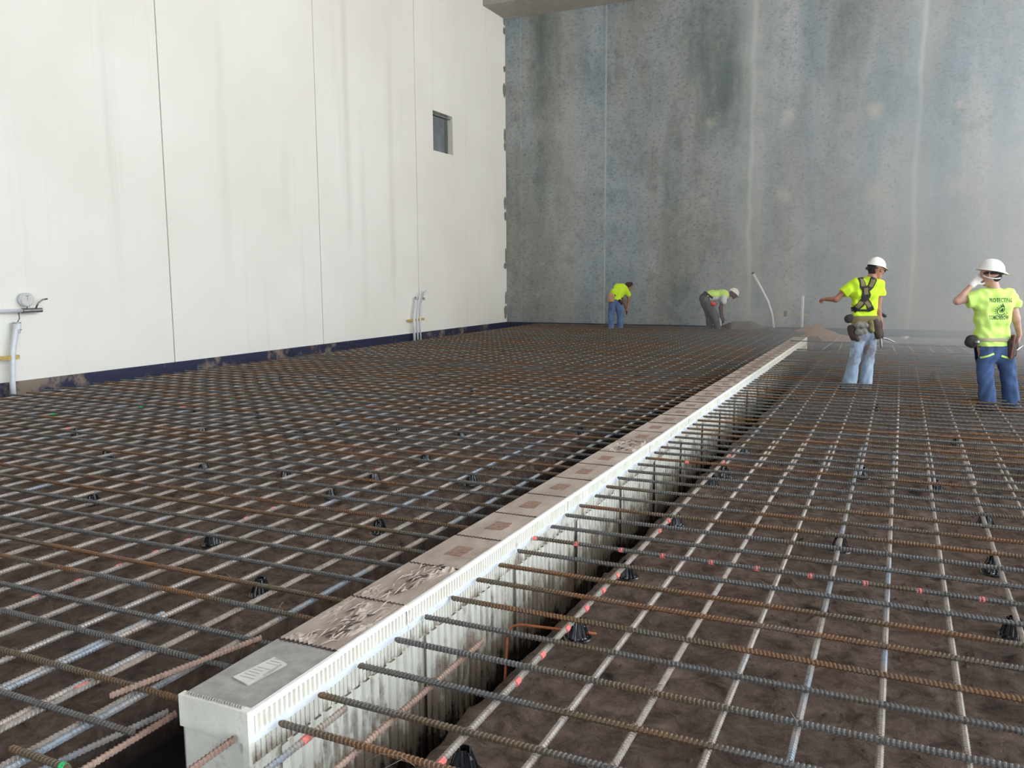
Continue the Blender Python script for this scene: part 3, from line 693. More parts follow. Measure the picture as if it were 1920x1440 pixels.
def hand(S, wr, d, nrm, curl=.5, k=.008, sc_=1.0):
    d = unit(d); nrm = unit(nrm-d*(np.dot(nrm, d))); sd = np.cross(d, nrm); q = sc_
    for u in (-.028, -.009, .010, .028):
        S.cone(wr+sd*u*.7*q, wr+d*.085*q+sd*u*q, .017*q, .013*q, .02)
    for u, L in ((-.030, .072), (-.010, .084), (.011, .078), (.031, .060)):
        p = wr+d*.088*q+sd*u*q; a = 0
        for seg, r in ((.45, .0095), (.32, .0088), (.23, .0078)):
            a += curl; e = p+(d*math.cos(a)+nrm*math.sin(a))*L*seg*q; S.cone(p, e, r*q, r*.93*q, .004); p = e
    p = wr+d*.03*q-sd*.030*q; e = p+(d*.6-sd*.75+nrm*.3)*.045*q; S.cone(p, e, .014*q, .011*q, .01); S.cone(e, e+(d*.85-sd*.2+nrm*.5*curl)*.034*q, .0105*q, .009*q, .006)
def head(S, c, face, upv, q=1.0):
    f = unit(face); u = unit(upv-f*np.dot(upv, f)); sd = np.cross(f, u); P = lambda a, b, e: c+f*a*q+sd*b*q+u*e*q
    S.cone(P(-.022, 0, .03), P(.022, 0, .035), .088*q, .082*q, .03)
    S.cone(P(.035, 0, -.02), P(.055, 0, -.075), .064*q, .040*q, .04); S.cone(P(.0, .03, -.05), P(.055, .012, -.09), .035*q, .026*q, .02); S.cone(P(.0, -.03, -.05), P(.055, -.012, -.09), .035*q, .026*q, .02)
    S.cone(P(.098, 0, .012), P(.118, 0, -.022), .011*q, .017*q, .012); S.cone(P(.09, -.03, .035), P(.09, .03, .035), .016*q, .016*q, .012)
    S.cone(P(.092, -.02, -.055), P(.092, .02, -.055), .011*q, .011*q, .008); S.cone(P(.088, -.012, -.067), P(.088, .012, -.067), .012*q, .012*q, .008)
    for s_ in (-1, 1):
        S.cone(P(-.005, .084*s_, .022), P(.006, .082*s_, -.02), .018*q, .011*q, .008)
        S.cone(P(.088, .034*s_, .008), P(.089, .036*s_, .008), .013*q, .013*q, .004)
def hardhat(name, c, face, upv, m, parent, brim=.045, allround=.012, q=1.0, band=True):
    f = Vector(unit(face)); u = Vector(unit(np.array(upv)-unit(face)*np.dot(upv, unit(face)))); sd = f.cross(u); c = Vector(c)
    mb = MB(); n = 32; prof = []
    for i in range(9): th = i/8*PI/2; prof.append((math.cos(th), math.sin(th)))
    V = []; 
    for rr_, zz in prof:
        for k in range(n):
            a = 2*PI*k/n; x = math.cos(a); y = math.sin(a)
            R = 1+.035*(abs(y) < .25)*(1-rr_*.5)*1.0
            V.append(c+f*(x*.132*rr_*q)+sd*(y*.112*rr_*q)+u*(zz*.118*R*q+.0))
    F = [(i*n+k, i*n+(k+1) % n, (i+1)*n+(k+1) % n, (i+1)*n+k) for i in range(8) for k in range(n)]; mb.add(V, F)
    V = []
    for kk, (ex, dz) in enumerate(((0, 0), (1, -.010), (1, -.014), (-.05, -.008))):
        for k in range(n):
            a = 2*PI*k/n; x = math.cos(a); y = math.sin(a); fr = max(0, x)**1.5; w_ = (allround+brim*fr)*ex
            V.append(c+f*(x*(.132+w_)*q)+sd*(y*(.112+w_)*q)+u*((dz-(.018*fr if ex > 0 else 0))*q))
    mb.add(V, [(i*n+k, i*n+(k+1) % n, (i+1)*n+(k+1) % n, (i+1)*n+k) for i in range(3) for k in range(n)])
    return mb.build(name, m, parent, True)
def bvh(o): return BVHTree.FromPolygons([v.co.copy() for v in o.data.vertices], [tuple(p.vertices) for p in o.data.polygons])
def strap(name, B, pts, wd, m, parent, th=.006, ydir=1, n=18):
    pts = [Vector((p[0], 0, p[1])) for p in pts]; C_ = []
    for i in range(len(pts)-1):
        for j in range(n): C_.append(pts[i].lerp(pts[i+1], j/n))
    C_.append(pts[-1]); V = []; last = 0
    for i, p in enumerate(C_):
        t = (C_[min(i+1, len(C_)-1)]-C_[max(i-1, 0)]).normalized(); s_ = Vector((t.z, 0, -t.x))
        row = []
        for q in (-.5, -.25, 0, .25, .5):
            a = p+s_*wd*q; h = B.ray_cast(Vector((a.x, -2*ydir, a.z)), Vector((0, ydir, 0)))[0]
            if h is None: h = Vector((a.x, last, a.z))
            last = h.y; row.append(Vector((a.x, h.y, a.z)))
        for a in row: V.append(a-Vector((0, th*ydir, 0)))
        for a in row: V.append(a+Vector((0, .004*ydir, 0)))
    F = []
    for i in range(len(C_)-1):
        for q in range(4): F.append((i*10+q, i*10+q+1, (i+1)*10+q+1, (i+1)*10+q))
        F += [(i*10, (i+1)*10, (i+1)*10+5, i*10+5), (i*10+4, i*10+9, (i+1)*10+9, (i+1)*10+4)]
    for a in (0, len(C_)-1): F += [(a*10+q, a*10+q+5, a*10+q+6, a*10+q+1) for q in range(4)]
    return mk(name, V, F, m, parent)
def decal(name, B, polys, m, parent, lift=.0035):
    V = []; F = []
    for P in polys:
        n0 = len(V); pr = []
        for x, z in P:
            h = B.ray_cast(Vector((x, -2, z)), Vector((0, 1, 0)))[0]; pr.append(Vector((x, (h.y if h else 0)-lift, z)))
        k = len(pr); V += pr+[p+Vector((0, .003, 0)) for p in pr]
        F += [tuple(range(n0, n0+k)), tuple(range(n0+2*k-1, n0+k-1, -1))]+[(n0+j, n0+(j+1) % k, n0+k+(j+1) % k, n0+k+j) for j in range(k)]
    return mk(name, V, F, m, parent)
def skin(c): 
    t = NT('skin', .5); t.col(t.ramp(t.noise(14, 3), [(.3, lin(*[x*.88 for x in c])), (.7, lin(*c))])); return t.m
def cloth(name, c, var=.12, scale=8, rough=.9): return simple(name, lin(*c), rough, var=var, scale=scale, bump=.25)
SK1, SK2, SK3 = skin((176, 122, 98)), skin((205, 158, 138)), skin((96, 66, 56))
HIVIS = cloth('hi_vis_yellow', (206, 240, 50), .06); HIVIS2 = cloth('hi_vis_pale', (206, 242, 124), .06)  # the pale yellow has lightening by haze put into its colour
t = NT('light_jeans', .9); n = t.noise(5, 6, t.map((1, 1, .5)), .65); xz = t.xyz()
c = t.ramp(n, [(.3, lin(120, 140, 166)), (.7, lin(176, 192, 210))])
k_ = t.math('MULTIPLY', t.step(t.noise(4.5, 5, None, .7), .47, .56), t.math('SUBTRACT', 1, t.math('MULTIPLY', t.math('ABSOLUTE', t.math('SUBTRACT', xz[2], .62)), 2.6), True))
t.col(t.mix(t.math('MULTIPLY', k_, .75), c, lin(118, 96, 80))); t.bump(n, .3, .01); JEANS1 = t.m
JEANS2 = cloth('blue_jeans', (62, 84, 124), .3, 6); JEANS3 = cloth('faded_jeans', (92, 116, 156), .2, 7); TROU = cloth('grey_trousers', (92, 90, 92), .12)
WSH = cloth('white_shirt', (214, 218, 222), .05); HATW = simple('white_helmet', lin(238, 236, 228), .35, var=.03, scale=5, bump=.03)
HATD = cloth('dark_cap', (66, 44, 46)); DARK = cloth('dark_webbing', (52, 50, 50)); OLIVE = cloth('olive_pad', (126, 116, 80), .15); LEA = cloth('tan_leather', (176, 148, 112), .2)
BROWN = cloth('brown_leather', (78, 62, 56), .25, 12); GREYL = cloth('grey_suede', (132, 126, 120), .2, 12); BOOT = cloth('boot_leather', (70, 56, 44), .2); BEIGE = cloth('beige_web', (176, 168, 138), .1)
HAIR = cloth('dark_hair', (48, 38, 36), .2, 60); GLOVE = cloth('white_glove', (226, 220, 214), .08); ORNG = simple('red_orange', lin(240, 66, 40), .5); TINK = simple('shirt_ink', lin(52, 92, 60), .8); GLASSD = simple('dark_lens', lin(24, 24, 28), .15)
def person(base, s, fx, fy):
    r = empty('person', base, YAW); k = (fx-960)/12120
    return r, (lambda px, py, d=0: V3((px-fx-k*(fy-py))*s, d, (fy-py)*s))
def boots(parent, feet, q=1.0, z=0):
    for (x, y, an) in feet:
        S = SD((x-.2, y-.22, -.02), (x+.2, y+.22, .3), .01); f = V3(math.sin(an), math.cos(an), 0)
        p = V3(x, y, .045); S.cone(p-f*.06, p+f*.13, .045, .040, .03); S.cone(p-f*.05+V3(0, 0, .03), p-f*.03+V3(0, 0, .08), .05, .05, .03); S.cut((0, 0, .004), (0, 0, -1)); S.mesh('boot', BOOT, parent)
def leg(S, hip, knee, foot, r, off=0, flare=.0):
    S.cone(hip, knee, r[0], r[1], .03, off); S.cone(knee, foot, r[1], r[2]+flare, .02, off)

# --- person with harness, seen from behind, head turned right
r, J = person((-.519, 12.879, -.12), .007685, 1604, 733)
tag(r, 'worker in yellow shirt, fall harness and light jeans, left arm stretched out', 'person')
hipc = J(1620, 622); shL, shR = J(1603, 533), J(1650, 535); nk = J(1634, 524, .0)
elL, haL = J(1572, 562, .06), J(1562, 562, .20); elR, wrR = J(1648, 579, .03), J(1656, 612, .06); hd = J(1645, 508, .01); face = V3(.93, .30, -.22); upd = V3(.12, 0, 1)
aL, aR = J(1588, 722, -.02), J(1625, 724, .03); kL, kR = J(1600, 676, -.03), J(1630, 675, .03); hL, hR = J(1611, 628), J(1633, 628)
def tor(S, off=0, k=.06):
    S.cone(J(1608, 536, .01), J(1645, 537, .01), .085, .085, k, off); S.cone(J(1612, 552, .01), J(1640, 552, .02), .105, .105, k, off)
    S.cone(J(1611, 574, .01), J(1635, 575, .01), .092, .092, k, off); S.cone(J(1609, 598, 0), J(1633, 598, .0), .095, .095, k, off); S.cone(J(1611, 618, 0), J(1631, 618, 0), .10, .10, k, off)
S = SD((-.5, -.3, 0), (.58, .45, 1.98), .008)
tor(S, -.02); S.cone(nk, hd-V3(.02, 0, .03), .062, .058, .03); head(S, hd, face, upd, 1.02)
S.cone(shL, elL, .052, .042, .02); S.cone(elL, haL, .042, .030, .02); S.cone(shR, elR, .052, .042, .02); S.cone(elR, wrR, .042, .029, .02)
hand(S, haL, haL-elL, V3(.3, 0, -1), .75); hand(S, wrR, J(1661, 626, .09)-wrR, V3(-1, .3, 0), .42)
leg(S, hL, kL, aL, (.075, .05, .04)); leg(S, hR, kR, aR, (.075, .05, .04)); S.mesh('body', SK1, r)
S = SD((-.5, -.3, .75), (.58, .45, 1.75), .008); tor(S, .008)
S.cone(J(1607, 533, 0), J(1587, 549, .03), .080, .083, .03); S.cone(J(1648, 534, 0), J(1652, 553, .03), .082, .085, .03); S.cone(J(1634, 528), nk, .10, .075, .03)
S.fold(.009, 24, 1); S.cut(J(1584.5, 553), J(1572, 562)-J(1606, 535), J(0, 578)[2]); S.cut(J(1653, 557), V3(.06, 0, -1)) if 0 else None
X, Y, Z = np.meshgrid(*S.ax, indexing='ij'); S.f = np.where(X > J(1644, 560)[0]-.0, np.maximum(S.f, (J(0, 556)[2]-Z)), S.f).astype(np.float32)
S.cut(J(1620, 607), V3(0, 0, -1)); S.cut(nk+V3(0, 0, .012), V3(.25, .1, 1)); sh = S.mesh('shirt', HIVIS, r)
S = SD((-.3, -.3, 0), (.45, .3, 1.05), .009)
S.cone(J(1611, 612, 0), J(1632, 612, 0), .103, .103, .05); S.cone(J(1613, 626, -.01), J(1631, 626, -.01), .108, .108, .04); leg(S, hL, kL, J(1590, 725, -.02), (.098, .080, .088), 0, .012); leg(S, hR, kR, J(1624, 726, .03), (.098, .080, .080), 0, .010)
S.fold(.008, 20, 2); S.cut(J(1620, 604), V3(0, 0, 1)); S.cut((0, 0, .03), (0, 0, -1)); S.mesh('jeans', JEANS1, r)
boots(r, [(aL[0]-.0, aL[1]+.02, -.3), (aR[0], aR[1]+.02, .5)])
hh = hardhat('hard_hat', hd+V3(-.005, 0, .058), face, upd, HATW, r, .05, .008)
mb = MB(); cc = Vector(hd+V3(-.03, 0, .035)); mb.tube([cc+Vector((.1*math.cos(a), .085*math.sin(a), -.01)) for a in [2*PI*k/20 for k in range(21)]], .013, 6, False); mb.tube([cc+Vector((-.105, -.02, -.0)), cc+Vector((-.125, -.02, -.03))], .02, 8); mb.build('hat_harness', DARK, hh)
S = SD(hd-.16, hd+.16, .008); S.cone(hd+V3(-.05, 0, .03), hd+V3(-.045, 0, -.04), .078, .066, .03); S.cone(hd+V3(.02, 0, .05), hd+V3(-.03, 0, .05), .092, .09, .02); S.cut(hd+V3(-.012, 0, 0), V3(1, .2, -.55)); S.mesh('hair', HAIR, r)
mb = MB(); fu = Vector(unit(face)); sdv = fu.cross(Vector(unit(upd))); c0 = Vector(hd)+Vector((0, 0, .008))
for q in (-1, 1): mb.tube([c0+fu*.112+sdv*.012*q, c0+fu*.108+sdv*.04*q, c0+fu*.092+sdv*.064*q], [.014, .018, .012], 8); mb.tube([c0+fu*.09+sdv*.066*q, c0+fu*.0+sdv*.094*q+Vector((0, 0, .006))], .004, 6)
mb.build('sunglasses', GLASSD, r, True)
B = bvh(sh); q = lambda px, py: ((px-1604-.0531*(733-py))*.007685, (733-py)*.007685)
hn = [(1613, 522), (1614, 538), (1620, 547), (1622, 556), (1611, 570), (1598, 583)]
hn2 = [(1636, 522), (1628, 538), (1618, 547), (1616, 556), (1624, 570), (1629, 583)]
for P in (hn, hn2): strap('harness_strap', B, [q(*p) for p in P], .085, DARK, r, .010); 
for P in ([(1613.5, 524), (1614, 538)], [(1633, 526), (1627, 539)], [(1612, 566), (1603, 577)], [(1620, 566), (1626, 576)], [(1618.5, 541), (1619, 553)]): strap('harness_pad', B, [q(*p) for p in P], .055, OLIVE, r, .018)
strap('harness_strap', B, [q(1597, 582), q(1628, 582)], .03, DARK, r, .014)
def ring(name, m, z0, z1, off, tf=tor, lo=(-.35, -.35), hi=(.5, .35), parent=None, tilt=(0, 0), h=.009):
    S = SD((lo[0], lo[1], z0-.05), (hi[0], hi[1], z1+.05), h); tf(S, off); S.cut((0, 0, z1), (tilt[0], tilt[1], 1)); S.cut((0, 0, z0), (-tilt[0], -tilt[1], -1)); return S.mesh(name, m, parent)
ring('tool_belt', OLIVE, J(0, 605)[2], J(0, 592)[2], .034, parent=r)
def blob(name, m, parts, parent, h=.008, k=.02, fold=0):
    P = np.array([p for a in parts for p in (a[0], a[1])]); R = max(max(a[2], a[3]) for a in parts)+.04
    S = SD(P.min(0)-R, P.max(0)+R, h)
    for a in parts: S.cone(*a, k)
    if fold: S.fold(fold, 30)
    return S.mesh(name, m, parent)
blob('pouch', GREYL, [(J(1602, 608, -.12), J(1616, 609, -.13), .045, .045), (J(1604, 622, -.12), J(1614, 620, -.13), .05, .045)], r, fold=.006)
blob('pouch', BROWN, [(J(1594, 616, -.04), J(1600, 632, -.03), .055, .05), (J(1598, 628, -.08), J(1604, 635, -.08), .04, .035)], r, fold=.006)
blob('pouch', BROWN, [(J(1636, 604, -.10), J(1640, 628, -.10), .06, .055), (J(1646, 606, -.04), J(1650, 630, -.02), .05, .045)], r, fold=.006)
blob('leather_pad', OLIVE, [(J(1626, 604, -.12), J(1628, 618, -.12), .04, .045)], r, fold=.006)
blob('tape_reel', DARK, [(J(1591, 598, -.02), J(1594, 597, -.02), .06, .06)], r)
blob('hammer', METAL, [(J(1649, 628, -.03), J(1651, 650, -.03), .018, .016), (J(1664, 636, .0), J(1678, 642, .02), .012, .012), (J(1650, 632, -.02), J(1664, 636, .0), .012, .012)], r, .006)
blob('lanyard_end', DARK, [(J(1658, 588, .12), J(1666, 594, .12), .016, .024)], r, .006)

# --- person at the right edge with raised gloved hand
r, J = person((1.189, 11.67, -.12), .006534, 1877, 770)
tag(r, 'worker with printed shirt back and dark jeans, gloved hand raised to the hard hat', 'person')
hd = J(1860, 518, .0); face = V3(-.72, .62, -.05); upd = V3(.02, .02, 1)
elL, wrL = J(1800, 565, .03), J(1827, 535, .02); elR, wrR = J(1906, 598, .0), J(1919, 628, .08)
aL, aR = J(1852, 762, -.02), J(1900, 762, .03); kL, kR = J(1847, 702, .0), J(1892, 702, .02); hL, hR = J(1848, 655), J(1884, 655)
def tor4(S, off=0, k=.06):
    S.cone(J(1845, 556, .0), J(1890, 556, .0), .085, .085, k, off); S.cone(J(1846, 574, .0), J(1882, 574, .0), .112, .112, k, off)
    S.cone(J(1846, 600, .0), J(1878, 600, .0), .106, .106, k, off); S.cone(J(1846, 628, 0), J(1877, 628, .0), .103, .103, k, off); S.cone(J(1848, 650, 0), J(1880, 650, 0), .108, .108, k, off)
S = SD((-.78, -.3, 0), (.42, .4, 1.98), .008); tor4(S, -.025)
S.cone(J(1867, 548), hd-V3(-.01, 0, .03), .062, .058, .03); head(S, hd, face, upd, 1.06)
S.cone(J(1838, 556), elL, .054, .044, .02); S.cone(elL, wrL, .044, .030, .02); S.cone(J(1896, 557), elR, .054, .045, .02); S.cone(elR, wrR, .044, .030, .02)
hand(S, wrR, V3(.02, .1, -.2), V3(-1, .2, 0), .45); leg(S, hL, kL, aL, (.08, .055, .04)); leg(S, hR, kR, aR, (.08, .055, .04)); S.mesh('body', SK2, r)
S = SD(J(1810, 550, -.2), J(1862, 510, .3), .006); w_ = J(1829, 533, .02); S.cone(w_-V3(.015, 0, .018), w_, .040, .034, .01); hand(S, w_, J(1845, 520, .03)-w_, V3(.5, .8, -.3), .30, sc_=1.12); S.mesh('glove', GLOVE, r)
S = SD((-.55, -.3, .7), (.42, .4, 1.6), .0075); tor4(S, .008)
S.cone(J(1842, 556), J(1820, 564, .01), .080, .088, .03); S.cone(J(1894, 556), J(1903, 572, .0), .082, .086, .03); S.cone(J(1867, 552), J(1867, 545), .10, .075, .03)
S.fold(.010, 21, 3); X, Y, Z = np.meshgrid(*S.ax, indexing='ij')
S.f = np.where(X > J(1893, 590)[0], np.maximum(S.f, J(0, 577)[2]-Z), S.f).astype(np.float32)
S.cut(J(1816, 566), elL-J(1840, 556), J(0, 592)[2]); S.cut(J(1860, 648), V3(0, 0, -1)); S.cut(J(1867, 541), V3(0, -.15, 1)); sh = S.mesh('shirt', HIVIS2, r)
S = SD((-.35, -.3, 0), (.35, .3, .95), .0085)
S.cone(J(1847, 652, 0), J(1880, 652, 0), .110, .110, .04); S.cone(J(1848, 664, -.01), J(1882, 664, -.01), .112, .112, .04); leg(S, hL, kL, aL, (.108, .088, .088), 0, .008); leg(S, hR, kR, aR, (.108, .088, .088), 0, .01)
S.fold(.008, 18, 5); S.cut(J(0, 647), V3(0, 0, 1)); S.cut((0, 0, .03), (0, 0, -1)); jn = S.mesh('jeans', JEANS2, r)
Bj = bvh(jn); q = lambda px, py: ((px-1877-.0757*(770-py))*.006534, (770-py)*.006534)
strap('pocket_trim', Bj, [q(1833, 669), q(1854, 661)], .022, HIVIS2, r, .004); strap('pocket_trim', Bj, [q(1868, 665), q(1886, 671)], .022, HIVIS2, r, .004)
boots(r, [(aL[0], aL[1]+.03, -.2), (aR[0], aR[1]+.03, .3)])
S = SD(hd-.17, hd+.17, .008); S.cone(hd+V3(.03, -.02, .03), hd+V3(.035, -.02, -.01), .088, .076, .03); S.cut(hd+V3(-.01, 0, 0), V3(-.75, .6, -.5)); S.mesh('hair', HAIR, r)
hh = hardhat('hard_hat', hd+V3(0, 0, .062), V3(.80, -.28, -.12), V3(.10, 0, 1), HATW, r, .032, .014, 1.12)
mb = MB(); cc = Vector(hd+V3(.02, 0, .025)); mb.tube([cc+Vector((.105*math.cos(a), .10*math.sin(a), .0)) for a in [2*PI*k/20 for k in range(21)]], .020, 6, False); mb.build('hat_harness', DARK, hh)
mb = MB(); mb.tube([cc+Vector((.105*math.cos(a)-.02, .10*math.sin(a)-.005, -.03-.035*math.sin((a/PI-1.05)/.9*PI))) for a in [PI*1.05+PI*.9*k/12 for k in range(13)]], .007, 6); mb.build('earmuff_band', PVC, r)
B = bvh(sh)
tc = []
for txt, zc, wdt in (('PROTECTING', 563, 41.5), ('TOMORROW', 594.5, 37)):
    cu = bpy.data.curves.new('t', 'FONT'); cu.body = txt; cu.size = 1; cu.align_x = 'CENTER'; cu.resolution_u = 2; cu.space_character = 1.12; cu.offset = .012
    to = bpy.data.objects.new('t', cu); C.objects.link(to); bpy.context.view_layer.update(); me = to.to_mesh(); xs_ = [v.co.x for v in me.vertices]; W_ = max(xs_)-min(xs_); mx = (max(xs_)+min(xs_))/2
    sc_ = wdt*.006534/W_; cx = (1868.0 if zc < 580 else 1864.0); H_ = .052
    for p in me.polygons: tc.append([((cx-1877-.0757*(770-zc))*.006534+(me.vertices[i].co.x-mx)*sc_, (770-zc)*.006534+(me.vertices[i].co.y-.36)*H_/.72) for i in p.vertices])
    to.to_mesh_clear(); C.objects.unlink(to); bpy.data.objects.remove(to)
decal('shirt_lettering', B, tc, TINK, r)
cx, cz = (1869.5-1877-14.3)*.006534, (770-580.5)*.006534; pol = []
def seg(a, b, wd): 
    a = Vector(a); b = Vector(b); d = (b-a).normalized(); n_ = Vector((-d.y, d.x))*wd/2; return [tuple(a+n_), tuple(b+n_), tuple(b-n_), tuple(a-n_)]
for k in range(13):      # sun rays round the lower left of the emblem
    a = PI*.62+k*PI*1.25/12; pol.append(seg((cx+.062*math.cos(a), cz-.012+.062*math.sin(a)), (cx+.080*math.cos(a), cz-.012+.080*math.sin(a)), .007))
for k in range(22):
    a = PI*.55+k*PI*1.2/21; b_ = a+PI*1.2/21; pol.append(seg((cx+.050*math.cos(a), cz-.012+.05*math.sin(a)), (cx+.050*math.cos(b_), cz-.012+.05*math.sin(b_)), .009))
pol += [[(cx-.03, cz+.032), (cx-.02, cz+.05), (cx+.0, cz+.058), (cx+.02, cz+.05), (cx+.028, cz+.032)], [(cx-.012, cz+.058), (cx-.006, cz+.072), (cx+.006, cz+.072), (cx+.012, cz+.058)],
        [(cx-.006, cz+.01), (cx+.006, cz+.022), (cx+.02, cz+.006), (cx+.022, cz-.02), (cx+.0, cz-.024), (cx-.014, cz-.018)]]
for k in range(16):
    a = 2*PI*k/16; b_ = a+PI/8; pol.append(seg((cx+.004+.03*math.cos(a), cz+.0+.036*math.sin(a)), (cx+.004+.03*math.cos(b_), cz+.0+.036*math.sin(b_)), .005))
decal('shirt_emblem', B, pol, TINK, r)
ring('tool_belt', BEIGE, J(0, 639)[2], J(0, 632)[2], .022, tor4, (-.45, -.3), (.3, .3), r)
blob('tape_reel', DARK, [(J(1818, 641, -.02), J(1822, 643, -.02), .058, .058), (J(1820, 636, -.02), J(1824, 636, -.02), .056, .056)], r, .008, .01)
blob('reel_hub', METAL, [(J(1825, 640, -.10), J(1826, 640, -.03), .03, .05)], r)
blob('pouch', BROWN, [(J(1887, 640, -.12), J(1885, 666, -.12), .05, .035), (J(1895, 645, -.08), J(1893, 662, -.08), .05, .04), (J(1890, 630, -.12), J(1892, 636, -.12), .03, .04)], r, fold=.005)
blob('pliers', simple('red_brown_grip', lin(110, 60, 52), .5), [(J(1888, 628, -.16), J(1882, 669, -.15), .014, .014)], r, .006)
blob('hand_tool', METAL, [(J(1897, 655, -.1), J(1912, 648, -.05), .018, .014)], r, .006)

# --- bending worker by the back wall, seen from behind
r, J = person((-7.671, 23.957, -.12), .01597, 1155, 622)
tag(r, 'worker in bright yellow shirt and blue jeans bending down by the back wall, dark cap', 'person')
hip = J(1153, 564); sh_ = J(1170, 538, .16); aL, aR = J(1146, 619), J(1163, 620, .02); kL, kR = J(1146, 590, .04), J(1163, 591, .05); hd = J(1182, 538, .24); face = V3(.55, .5, -1.0)
def tor1(S, off=0, k=.06):
    S.cone(J(1154, 561, .0), J(1168, 541, .14), .125, .13, k, off); S.cone(J(1149, 560), J(1158, 562), .11, .11, k, off); S.cone(J(1153, 549, .04), J(1163, 552, .06), .12, .12, k, off); S.cone(J(1160, 540, .12), J(1172, 546, .14), .12, .115, k, off)
S = SD((-.35, -.3, 0), (.62, .62, 1.6), .01); tor1(S, -.02); S.cone(J(1172, 539, .18), hd, .062, .06, .03); head(S, hd, face, V3(.6, .5, .9), 1.05)
shR, elR, wrR = J(1176, 548, .16), J(1181, 562, .18), J(1178, 578, .2); S.cone(shR, elR, .055, .044, .02); S.cone(elR, wrR, .044, .03, .02); hand(S, wrR, J(1177, 586, .2)-wrR, V3(-1, 0, 0), .6)
shL, elL, wrL = J(1163, 543, .30), J(1171, 562, .34), J(1176, 578, .32); S.cone(shL, elL, .055, .044, .02); S.cone(elL, wrL, .044, .03, .02); hand(S, wrL, J(1177, 586, .3)-wrL, V3(1, 0, 0), .6)
leg(S, J(1149, 567), kL, aL, (.085, .055, .04)); leg(S, J(1159, 567), kR, aR, (.085, .055, .04)); S.mesh('body', SK1, r)
S = SD((-.3, -.3, .7), (.62, .6, 1.6), .01); tor1(S, .006); S.cone(J(1174, 543, .16), J(1180, 553, .17), .085, .08, .03); S.cone(J(1164, 541, .24), J(1168, 552, .3), .085, .08, .03); S.fold(.004, 20, 2)
S.cut(J(1154, 562), V3(-.35, 0, -1)); S.mesh('shirt', HIVIS, r)
S = SD((-.35, -.3, 0), (.4, .4, 1.05), .01); S.cone(J(1149, 562), J(1159, 563), .118, .118, .04); leg(S, J(1149, 569), kL, aL, (.118, .092, .085)); leg(S, J(1159, 569), kR, aR, (.118, .092, .085)); S.fold(.008, 18, 6)
S.cut(J(1154, 560), V3(.3, 0, 1)); S.cut((0, 0, .03), (0, 0, -1)); S.mesh('jeans', JEANS3, r); boots(r, [(aL[0], aL[1]+.05, 0), (aR[0], aR[1]+.05, .2)])
S = SD(hd-.18, hd+.18, .01); S.cone(hd+V3(-.03, -.02, .035), hd+V3(.03, .02, .04), .10, .098, .02); S.cone(hd+V3(.06, .06, .05), hd+V3(.12, .1, .02), .04, .02, .02); S.cut(hd+V3(0, 0, .0), V3(.45, .3, -1)); S.mesh('cap', HATD, r)
blob('tool_belt', DARK, [(J(1150, 554, -.09), J(1166, 560, -.02), .035, .035), (J(1161, 564, -.1), J(1165, 569, -.07), .05, .05)], r, .01)
blob('pouch', LEA, [(J(1144, 555, -.12), J(1143, 562, -.12), .09, .085), (J(1148, 556, -.13), J(1147, 563, -.13), .07, .07)], r, .01, .03)
blob('marker', HATD, [(J(1177, 582, .18), J(1176.5, 590, .18), .02, .015)], r, .008)

# --- stooping worker in a vest, side on
r, J = person((-4.846, 24.477, -.12), .015512, 1340, 624)
tag(r, 'worker in lime vest, grey trousers and white hard hat stooping at the back wall', 'person')
hd = J(1376, 552, .0); face = V3(.85, .1, -.6); upd = V3(.55, 0, .8)
aL, aR = J(1333, 616, .18), J(1348, 621, -.06); kL, kR = J(1332, 590, .14), J(1339, 592, -.06)
def tor2(S, off=0, k=.06):
    S.cone(J(1324, 556, .02), J(1358, 553, .01), .135, .13, k, off); S.cone(J(1323, 556, .1), J(1324, 558, -.05), .125, .125, k, off); S.cone(J(1337, 553, .08), J(1338, 555, -.04), .125, .125, k, off); S.cone(J(1355, 552, .1), J(1356, 555, -.07), .12, .12, k, off)
S = SD((-.42, -.4, 0), (.85, .5, 1.45), .01); tor2(S, -.02); S.cone(J(1362, 553, .02), hd, .065, .06, .03); head(S, hd, face, upd, 1.08)
for d, sx in ((-.14, 0), (.2, 6)):
    sp_, el, wr = J(1357, 558, d), J(1348+sx*1.2, 577, d-.02), J(1350+sx*1.3, 594, d); S.cone(sp_, el, .058, .047, .02); S.cone(el, wr, .047, .033, .02); hand(S, wr, V3(.04, 0, -.15), V3(1, 0, 0), .7, sc_=1.1)
leg(S, J(1323, 564, .1), kL, aL, (.1, .06, .045)); leg(S, J(1324, 566, -.06), kR, aR, (.1, .06, .045)); S.mesh('body', SK3, r)
S = SD((-.4, -.4, .7), (.7, .5, 1.45), .01); tor2(S, .004); S.cone(J(1356, 556, -.12), J(1355, 566, -.15), .085, .082, .03); S.cone(J(1356, 556, .16), J(1357, 566, .19), .085, .082, .03); S.fold(.003, 20, 1); S.cut(J(1329, 556), V3(-1, 0, -.1)); S.cut(J(1358, 570), V3(.1, 0, -1)); S.mesh('shirt', WSH, r)
S = SD((-.4, -.4, .7), (.7, .5, 1.45), .01); tor2(S, .016); S.fold(.003, 20, 1); S.cut(J(1326, 550), V3(-1, 0, .25)); X, Y, Z = np.meshgrid(*S.ax, indexing='ij')
S.f = np.maximum(S.f, np.minimum(J(0, 556)[2]-Z, np.abs(X-J(1366, 553)[0])-.06)).astype(np.float32); S.mesh('vest', HIVIS2, r)
S = SD((-.5, -.4, 0), (.4, .5, 1.3), .01); S.cone(J(1322, 560, .1), J(1322, 562, -.05), .14, .14, .05); leg(S, J(1324, 568, .08), kL, aL, (.14, .11, .085)); leg(S, J(1325, 570, -.05), kR, aR, (.14, .115, .085)); S.fold(.008, 16, 3)
